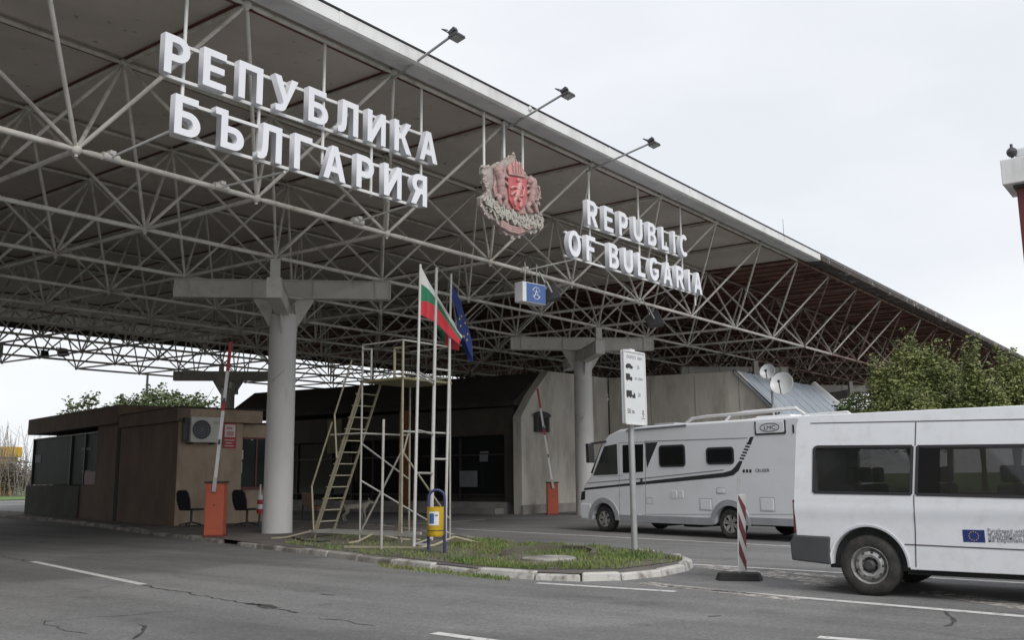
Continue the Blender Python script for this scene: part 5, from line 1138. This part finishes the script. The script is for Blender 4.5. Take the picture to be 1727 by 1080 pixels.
g1 = Vector((A0.x, A0.y-.28, 0)); sp('rail_panel', M['pipe_white'], lambda mb: mb.path([lv(A0, zg-.10), lv(g1, zg-.12), lv(g1, zp)], .022))
g2 = Vector((B0.x+.1, B0.y+.35, 0)); sp('rail_panel', M['pipe_yellow'], lambda mb: mb.path([lv(g2, zp), lv(g2, zg-.15), Vector((B0.x+.1, B0.y+.1, zg-.15)), Vector((B0.x+.1, B0.y+.1, zp))], .03))
# flight
fy = onX(529, 886, B0.x).y; xs0, xs1 = B0.x+.02, B0.x+.60
lowN, topN = Vector((xs0, fy, .22)), Vector((xs0, A0.y+.02, zp-.02)); lowF = lowN+Vector((xs1-xs0, 0, 0)); topF = topN+Vector((xs1-xs0, 0, 0))
sp('stringer', M['pipe_yellow'], lambda mb: mb.beam(lowN, topN, .03, .05)); sp('stringer', M['pipe_yellow'], lambda mb: mb.beam(lowF, topF, .03, .05))
sp('stringer', M['pipe_yellow'], lambda mb: mb.beam(lowN+Vector((.0, 0, -.16)), topN+Vector((.0, 0, -.2)), .02, .03))
NS = 13
for k in range(1, NS): p = lowN.lerp(topN, k/NS); q = lowF.lerp(topF, k/NS); sp('step', M['pipe_yellow'], lambda mb: mb.beam(p+Vector((0, .04, 0)), q+Vector((0, .04, 0)), .12, .022))
# handrails (two runs with their posts)
def hr(t0, t1, h, x):
    a = lowN.lerp(topN, t0); b = lowN.lerp(topN, t1); a = Vector((x, a.y, a.z)); b = Vector((x, b.y, b.z)); sp('handrail', M['pipe_yellow'], lambda mb: mb.path([a, a+U*h+Vector((0, .10, 0)), b+U*h+Vector((0, .10, 0))], .02))
hr(.02, .45, .98, xs0-.04); hr(.50, .86, .98, xs0-.04)
# base frame, outriggers, braces
sp('base_rail', M['pipe_white'], lambda mb: mb.beam((xs0, fy+.15, .26), (B0.x, B0.y-.35, .26), .05, .06)); sp('base_rail', M['pipe_white'], lambda mb: mb.beam((xs1, fy+.15, .26), (xs1, B0.y, .26), .05, .06)); sp('base_rail', M['pipe_white'], lambda mb: mb.beam((xs0, fy+.1, .26), (xs1, fy+.1, .26), .05, .06))
def leg(y, dx, dy): sp('outrigger', M['pipe_yellow'], lambda mb: mb.path([(xs0, y, .26), (xs0+dx, y+dy, .12), (xs0+dx*1.6, y+dy*1.6, .10)], .024))
leg(fy+.1, -.3, .5); leg(fy-1.9, -.45, .0); leg(fy-1.9, .5, -.4); leg(fy-4.2, -.5, .1); leg(fy-4.2, .5, -.2)
zb_ = lambda px, py: onX(px, py, B0.x).z
sp('brace', M['pipe_white'], lambda mb: mb.tube(lv(A0, zb_(620, 811)), lv(C0, .2), .02)); sp('brace', M['pipe_white'], lambda mb: mb.tube(lv(A0, .25), lv(B0, zb_(677, 760)), .022))
sp('brace', M['pipe_yellow'], lambda mb: mb.tube(lv(B0, zb_(677, 762)), lv(C0, .5), .022)); sp('brace', M['pipe_white'], lambda mb: mb.tube(lv(A0, zb_(624, 748)), lv(D0, 1.4), .02)); sp('brace', M['pipe_white'], lambda mb: mb.tube(lv(B0, zb_(677, 771)), lv(D0, 2.6), .02))
zc_ = zb_(620, 731); sp('cross_bar', M['pipe_white'], lambda mb: mb.tube(lv(A0, zc_)+Vector((0, 1.0, 0)), lv(A0, zc_), .022)); sp('cross_bar', M['pipe_white'], lambda mb: mb.tube(lv(B0, zc_), lv(C0, zc_), .022)); sp('cross_bar', M['pipe_white'], lambda mb: mb.tube(lv(A0, zc_), lv(D0, zc_), .022))
sp('second_post', M['pipe_yellow'], lambda mb: mb.tube(Vector((B0.x+.05, B0.y+.12, .1)), Vector((B0.x+.02, B0.y+.03, zp)), .024))
pp = G(643, 929, .1); sp('prop', M['pipe_white'], lambda mb: mb.tube(pp, (pp.x+.02, pp.y, onX(644, 708, pp.x).z), .026)); sp('foot_bar', M['pipe_yellow'], lambda mb: mb.beam(pp+Vector((.0, 1.0, .03)), pp+Vector((.6, -.5, .03)), .05, .04))
sp('foot_bar', M['pipe_white'], lambda mb: mb.beam(G(698, 919, .12), G(722, 919, .12), .04, .04))
m = MB(); P = [G(492, 905, .11), G(500, 910, .11), G(515, 914, .11), G(540, 915, .11), G(556, 914, .11)]; m.path(P, .03, 8); tag(m.build('loose_hose', M['rubber']), 'black hose lying at the foot of the round column', 'hose')

# ================================================================== LITTER BIN
p = G(736, 934, .1); bn = empty('litter_bin', p, 'yellow litter bin with blue and white label on a dark hooped stand', 'litter bin', None, R(-YAW*57.3+4))
m = MB(); rr = .145; P = [(-rr, 0, 0), (-rr, 0, .95)]+[(-rr*math.cos(R(k*15)), 0, .98+.14*math.sin(R(k*15))) for k in range(0, 13)]+[(rr, 0, .95), (rr, 0, 0)]; m.path(P, .026, 10); m.build('stand', M['navy'], bn, smooth=50)
m = MB(); m.lathe([(0, .30), (.13, .30), (.15, .33), (.155, .80), (.16, .82), (.145, .82), (.14, .5), (0, .5)], lambda q, a, t: (-.02+q*math.cos(a), -.06+q*math.sin(a), t), 32); m.build('bin_body', M['yellow'], bn, smooth=40)
m = MB(); m.lathe([(.152, .40), (.157, .405), (.157, .41), (.152, .415)], lambda q, a, t: (-.02+q*math.cos(a), -.06+q*math.sin(a), t), 32); m.build('band', M['frame_dark'], bn)
def curved(name, a0, a1, z0, z1, rad, mm): 
    m = MB(); n = 10; V = [(-.02+rad*math.cos(R(a0+(a1-a0)*i/n)), -.06+rad*math.sin(R(a0+(a1-a0)*i/n)), z) for z in (z0, z1) for i in range(n+1)]; m.add(V, [(i, i+1, n+2+i, n+1+i) for i in range(n)]); return m.build(name, M[mm], bn, fix=False)
curved('label', 225, 295, .50, .74, .1575, 'white'); curved('label_picture', 228, 262, .53, .71, .1585, 'blue'); curved('label_writing', 266, 288, .66, .69, .1585, 'ink_grey')
# ================================================================== INFORMATION SIGN
SYp = -5.23; sx0, sx1 = 7.83, 8.60; z0, z1 = 2.385, 3.74; pb = onY(1067.5, 830, -5.11)
sg = empty('information_sign', ((sx0+sx1)/2, SYp, .1), 'tall white information sign with small black vehicle pictograms, on a grey post', 'sign'); offG = Matrix.Translation(-Vector(sg.location))
def sgp(name, mb, m, **kw): o = mb.build(name, m, sg, **kw); o.matrix_parent_inverse = offG; return o
m = MB(); m.tube((pb.x, SYp+.12, .0), (pb.x, SYp+.12, z1-.1), .058, n=14); sgp('post', m, M['steel'], smooth=40)
m = MB(); m.box(sx0, sx1, SYp, SYp+.07, z0, z1); sgp('panel', m, M['sign_white'], bevel=.008)
m = MB()
for a, b in (((sx0, z0), (sx1, z0)), ((sx0, z1), (sx1, z1)), ((sx0, z0), (sx0, z1)), ((sx1, z0), (sx1, z1))): m.beam((a[0], SYp-.006, a[1]), (b[0], SYp-.006, b[1]), .03 if a[0] == b[0] else .02, .03 if a[0] != b[0] else .02, up=(0, 0, 1) if a[0] != b[0] else (0, 1, 0))
sgp('rim', m, M['white']); m = MB(); m.box(sx0+.25, sx1-.35, SYp, SYp+.2, z1, z1+.05); sgp('clamp', m, M['white'])
def icon(name, polys, mm='ink'):
    m = MB()
    for po in polys: m.prism([(sx0+(sx1-sx0)*a, z0+(z1-z0)*b) for a, b in po], lambda A, B, T: (A, SYp-T, B), .001, .004)
    sgp(name, m, M[mm])
bxp = lambda x0, x1, y0, y1: [(x0, y0), (x1, y0), (x1, y1), (x0, y1)]
icon('car_pictogram', [[(.08, .765), (.42, .765), (.42, .79), (.36, .80), (.30, .825), (.16, .825), (.10, .80), (.08, .79)], [(.12, .755), (.18, .755), (.18, .765), (.12, .765)], [(.31, .755), (.37, .755), (.37, .765), (.31, .765)]])
icon('truck_pictogram', [bxp(.08, .28, .60, .685), bxp(.29, .38, .60, .645), bxp(.11, .16, .588, .6), bxp(.3, .35, .588, .6)])
icon('lorry_pictogram', [bxp(.08, .34, .37, .455), bxp(.355, .42, .355, .40), [(.43, .355), (.50, .355), (.50, .40), (.465, .43), (.43, .43)], bxp(.1, .16, .355, .37), bxp(.24, .3, .355, .37)])
icon('small_pictogram', [bxp(.80, .92, .14, .155), bxp(.83, .89, .16, .20), bxp(.845, .875, .10, .14), bxp(.78, .94, .08, .09)], 'ink_grey')
def sgt(body, a, b, size, mm='ink_grey'): o = text('writing', body, size, M[mm], sg, frame((sx0+(sx1-sx0)*a, SYp-.002, z0+(z1-z0)*b), (1, 0, 0), (0, 0, 1)), .001); o.matrix_parent_inverse = offG
sgt('СКОРОСТ  КМ/Ч', .12, .90, .075); sgt('50', .62, .765, .1); sgt('30  КМ/Ч', .5, .61, .075); sgt('20', .62, .38, .11); sgt('50 m', .1, .14, .13, 'ink'); 
# ================================================================== BEACON (hazard marker)
p = G(1248, 979); bc = empty('hazard_marker', p, 'leaning red and white striped hazard marker on a black rubber foot', 'hazard marker', None, R(-YAW*57.3-12))
m = MB(); m.prism([(-.33, -.16), (.30, -.18), (.36, 0), (.31, .17), (-.32, .18), (-.38, 0)], lambda a, b, t: (a*.88*(1-t*1.2), b*(1-t*1.6), t), 0, .10); m.build('foot', M['rubber'], bc, bevel=.01)
T = Matrix.Rotation(R(2.0), 4, 'Y'); m = MB(); m.box(-.022, .022, -.022, .022, .03, 1.42, T); m.build('post', M['steel'], bc)
T2 = T@Matrix.Rotation(R(62), 4, 'Z'); m = MB(); m.box(-.11, .11, -.045, -.026, .12, 1.17, T2); m.build('panel', M['white'], bc, bevel=.004)
for k in range(3):
    za = .06+k*.37; po = [(-.11, za+.30), (.11, za), (.11, za+.19), (-.11, za+.49)]; po = [(a, min(1.17, max(.12, b))) for a, b in po]; m = MB(); m.prism(po, lambda a, b, t: T2@Vector((a, -.045-t, b)), .001, .003); m.build('red_stripe', M['marker_red'], bc)

# ================================================================== PORTAL POST at the right edge
a = Vector((4.86, -12.29, 0)); pr_ = empty('gate_pylon', (a.x, a.y, 0), 'dark red pylon with white boxed head and lamp, at the right picture edge', 'pylon'); T = Matrix.Translation((-a.x, -a.y, 0))
a = Vector((14.70, -10.91, 0))
def pyl(name, m, *bs, **kw):
    mb = MB()
    for b in bs: mb.box(*b)
    o = mb.build(name, m, pr_, **kw); o.matrix_parent_inverse = T0; return o
pr_.location = (15.2, -11.7, 0); T0 = Matrix.Translation((-15.2, 11.7, 0))
pyl('shaft', M['portal_red'], (14.72, 15.5, -12.6, -10.95, 0, 7.40)); pyl('frame', M['frame_dark'], (14.66, 15.56, -12.66, -10.90, 7.402, 7.46)); pyl('head', M['fascia'], (14.50, 15.7, -13.0, -10.72, 7.465, 8.02), bevel=.02); pyl('cap', M['sign_white'], (14.6, 15.6, -12.9, -11.0, 8.025, 8.25), bevel=.05)
m = MB(); m.ball((14.6, -10.95, 8.17), .11, 10, 6); m.tube((14.6, -10.95, 8.0), (14.6, -10.95, 8.35), .03); m.tube((14.6, -10.95, 8.17), (14.8, -11.2, 8.2), .04); m.build('lamp', M['lamp_dark'], pr_).matrix_parent_inverse = T0

# ================================================================== VEGETATION
def leaves(name, lobes, n, size, m, parent, seed, shell=.55, flat=.6, extra=None):
    rg = np.random.default_rng(seed); vol = np.array([l[3]*l[4]*l[5] for l in lobes])**.8; pr = vol/vol.sum(); cnt = rg.multinomial(n, pr); P = []
    for l, c in zip(lobes, cnt):
        d = rg.normal(size=(c, 3)); d /= np.linalg.norm(d, axis=1)[:, None]; rad = (shell+(1-shell)*rg.random(c)**.6)[:, None]
        wob = 1+.22*np.sin(d[:, :1]*7+l[0])*np.cos(d[:, 1:2]*6+l[1])+.12*rg.normal(size=(c, 1))
        keep = np.sin(d[:, 0]*9+l[0]*3)+np.sin(d[:, 1]*8+l[1]*2)+np.sin(d[:, 2]*9+l[2]*4) > -1.25
        p = np.array(l[:3])+d*rad*wob*np.array(l[3:6]); P.append(p[keep])
    P = np.concatenate(P)
    if extra is not None: P = np.concatenate([P, extra])
    k = len(P); a = rg.normal(size=(k, 3)); a /= np.linalg.norm(a, axis=1)[:, None]; b = np.cross(a, rg.normal(size=(k, 3))); b /= np.linalg.norm(b, axis=1)[:, None]; a[:, 2] *= flat
    s_ = (size*(.6+.8*rg.random(k)))[:, None]; V = np.stack([P-a*s_, P+b*s_*.45, P+a*s_, P-b*s_*.45], 1).reshape(-1, 3)
    me = bpy.data.meshes.new(name); me.vertices.add(len(V)); me.vertices.foreach_set('co', V.ravel()); me.loops.add(4*k); me.loops.foreach_set('vertex_index', np.arange(4*k)); me.polygons.add(k); me.polygons.foreach_set('loop_start', np.arange(k)*4); me.polygons.foreach_set('loop_total', np.full(k, 4)); me.update(); me.validate()
    me.materials.append(m); o = bpy.data.objects.new(name, me); COL.objects.link(o); o.parent = parent; return o
def tree(name, loc, label, cat, group, lobes, n, size, m, seed, trunk=.16, shoots=0, shoot_h=1.):
    o = empty(name, loc, label, cat, group); rg = random.Random(seed); mb = MB(); ztop = max(l[2] for l in lobes)
    mb.tube((0, 0, -.1), (0.05, 0, ztop*.35), trunk, trunk*.75, 10); ex = []
    for l in lobes:
        b = Vector((0.05, 0, ztop*.3*rg.uniform(.7, 1.1))); e = Vector(l[:3]); mid = b.lerp(e, .5)+Vector((rg.uniform(-.2, .2), rg.uniform(-.2, .2), .2)); mb.tube(b, mid, trunk*.45, trunk*.3, 6); mb.tube(mid, e, trunk*.3, trunk*.12, 6)
        for _ in range(5):
            e2 = e+Vector((rg.gauss(0, l[3]*.6), rg.gauss(0, l[4]*.6), rg.gauss(.2, l[5]*.6))); mb.tube(mid.lerp(e, .6), e2, trunk*.12, trunk*.04, 5)
    for _ in range(shoots):
        l = rg.choice(lobes); a = rg.uniform(0, 6.28); b = Vector((l[0]+l[3]*.6*math.cos(a), l[1]+l[4]*.6*math.sin(a), l[2]+l[5]*.6)); h = shoot_h*rg.uniform(.5, 1.1); t = b+Vector((rg.uniform(-.2, .2)*h, rg.uniform(-.2, .2)*h, h)); mb.tube(b, t, trunk*.07, trunk*.02, 4)
        for k in range(int(34*h)): ex.append(tuple(b.lerp(t, rg.random())+Vector((rg.gauss(0, size*1.1), rg.gauss(0, size*1.1), 0))))
    mb.build('trunk', M['bark'], o, smooth=50, fix=False)
    leaves('crown', lobes, n, size, m, o, seed, extra=np.array(ex) if ex else None); return o
def rl(cx, cz, d, w, h, base):   # lobe from survey pixel centre at distance d, relative to base
    P = CAM+ray(cx, cz)*d; k = d/FPX; return (P.x-base[0], P.y-base[1], P.z, w*k, w*k, h*k)
def bs(px, d): P = CAM+ray(px, 800)*d; return (P.x, P.y, 0)
b = bs(1545, 33); tree('leafy_tree', b, 'large bushy light green tree above the white minibus roof', 'tree', 'green trees behind the minibus', [rl(x, y+7, 33+dd, w, h, b) for x, y, w, h, dd in ((1512, 660, 46, 50, 0), (1550, 630, 50, 46, .5), (1600, 660, 46, 40, 0), (1497, 700, 38, 34, -.5), (1545, 700, 70, 50, -1), (1610, 705, 50, 40, 0), (1530, 600, 26, 22, .3), (1486, 644, 22, 28, 0), (1580, 620, 26, 24, 0))], 46000, .062, M['leafA'], 4, shoots=70, shoot_h=.8)
b = bs(1660, 31); tree('leafy_tree', b, 'slimmer green tree with upright shoots at the right, between two bushier crowns', 'tree', 'green trees behind the minibus', [rl(x, y, 31, w, h, b) for x, y, w, h in ((1650, 665, 26, 34), (1640, 640, 16, 34), (1665, 690, 36, 32), (1640, 710, 36, 30))], 15000, .062, M['leafA'], 5, .11, 46, 1.0)
b = bs(1715, 32); tree('leafy_tree', b, 'green tree cut by the right picture edge above the minibus', 'tree', 'green trees behind the minibus', [rl(x, y, 32, w, h, b) for x, y, w, h in ((1705, 660, 34, 34), (1740, 650, 40, 42), (1715, 695, 50, 40), (1700, 640, 18, 26))], 19000, .062, M['leafA'], 6, .14, 40, .8)
b = bs(1440, 40); tree('leafy_shrub', b, 'dark thin shrub in the gap between metal roof and bushy tree', 'shrub', None, [rl(x, y, 40, w, h, b) for x, y, w, h in ((1425, 694, 14, 12), (1445, 684, 18, 22), (1430, 708, 26, 20))], 1500, .09, M['leafB'], 9, .10, 8, .4)
b = bs(250, 66); tree('broad_tree', b, 'broad green tree rising behind the brown booths', 'tree', 'trees behind the booths', [rl(x, y, 66, w, h, b) for x, y, w, h in ((270, 682, 42, 20), (225, 690, 36, 14), (310, 687, 38, 17), (265, 710, 80, 26), (262, 668, 22, 12), (340, 698, 34, 20))], 8500, .15, M['leafB'], 12, .3, 26, .7)
b = bs(150, 60); tree('broad_tree', b, 'thin open tree rising behind the rear booth at left', 'tree', 'trees behind the booths', [rl(x, y, 60, w, h, b) for x, y, w, h in ((150, 678, 16, 7), (128, 685, 18, 5), (185, 696, 34, 10), (150, 706, 50, 16))], 1500, .15, M['leafB'], 14, .2, 12, .6)
# earth bank along the far side of the road behind the viewer: the windows mirror it
bk = MB(); ys = [-30, -14, -8, -4, -1, 3, 8, 20, 45, 80, 130, 200, 300]; hs = [.5, 2.5, 5.0, 7.8, 10.6, 14, 16.5, 19, 20, 20, 20, 20, 18]
for i, (y, h) in enumerate(zip(ys, hs)):
    bk.v += [(-46, y, -.02), (-52, y, h*.9), (-75, y, h*1.5), (-90, y, -.02)]
    if i: o_ = (i-1)*4; fs = [(o_+k, o_+k+1, o_+k+5, o_+k+4) for k in range(3)]; bk.f += fs; bk.mi += [0]*3
struct(bk.build('embankment', M['hedge']))
# bare shrubs at the far left
def bare(px, d, h, label, seed):
    b = bs(px, d); rg = random.Random(seed); o = empty('bare_shrub', b, label, 'shrub', 'leafless shrubs at the far left'); mb = MB()
    for k in range(24):
        a = rg.uniform(0, 6.28); l = h*rg.uniform(.45, 1.05); p = Vector((rg.gauss(0, .5), rg.gauss(0, .5), 0)); t = p+Vector((math.cos(a)*l*.2, math.sin(a)*l*.2, l)); mb.tube(p, t, .035, .012, 4)
        for _ in range(4): q = p.lerp(t, rg.uniform(.4, .9)); mb.tube(q, q+Vector((rg.gauss(0, .35), rg.gauss(0, .35), rg.uniform(.3, 1.))), .016, .007, 3)
    mb.build('branches', M['twig'], o, fix=False)
for i, (px, d, h, lb) in enumerate(((4, 92, 7.2, 'leafless shrub touching the left picture edge beside the booth'), (22, 96, 6.6, 'leafless shrub in the middle of the far left group'), (40, 90, 6.8, 'leafless shrub closest to the rear booth corner'), (-18, 90, 7.2, 'leafless shrub just cut by the left picture edge'))): bare(px, d, h, lb, 30+i)
b = bs(15, 97); o = MB(); o.box(-4.5, .7, -1, 1, 3.9, 5.0); o.box(-4.3, .4, -.8, .8, 0, 3.895); q = o.build('yellow_container', M['yellowfar'], bevel=.05); q.location = b; q.rotation_euler = (0, 0, -YAW); tag(q, 'yellow container partly hidden behind the leafless shrubs', 'container')
f = empty('far_fence', bs(10, 94), 'thin grey wire fence behind the brown hedge at far left', 'fence', None, -YAW); m = MB()
m.beam((-14, 0, 3.35), (7, 0, 3.3), .06, .1); m.build('top_rail', M['steel'], f)
for k in range(8): m = MB(); m.tube((-13+k*2.8, 0, 0), (-13+k*2.8, 0, 3.4), .05, n=6); m.build('fence_post', M['steel'], f)
hg = [(x, random.uniform(-.4, .4), random.uniform(1.5, 2.0), 1.5, 1.1, random.uniform(1.3, 1.8)) for x in np.arange(-9, 5, 1.1)]
b = bs(12, 92); h_ = leaves('hedge', hg, 17000, .13, M['hedge'], None, 40, shell=.2); h_.location = b; h_.rotation_euler = (0, 0, -YAW); tag(h_, 'low brownish hedge on the grass verge at the far left', 'hedge')
b = bs(240, 75); lp_ = empty('lamp_post', b, 'thin lamp post standing behind the booths under the far canopy edge', 'lamp post'); m = MB(); m.tube((0, 0, 0), (0, 0, 9.9), .13, .09); m.build('pole', M['lamp_dark'], lp_); m = MB(); m.box(-.5, .1, -.1, .1, 9.9, 10.0); m.build('lamp_head', M['lamp_dark'], lp_)
# wood on the far side of the road behind the viewer: gives the windows something to mirror
wl = [(x, random.gauss(0, 2), random.uniform(2, 5), 5, 4, random.uniform(4, 7)) for x in range(12, 190, 4)]
w_ = leaves('roadside_wood', wl, 16000, .7, M['leafB'], None, 77, shell=.1); w_.location = (-60, -2, 14); w_.rotation_euler = (0, 0, R(80)); tag(w_, 'roadside wood across the road, behind the viewer', 'wood', kind='stuff')
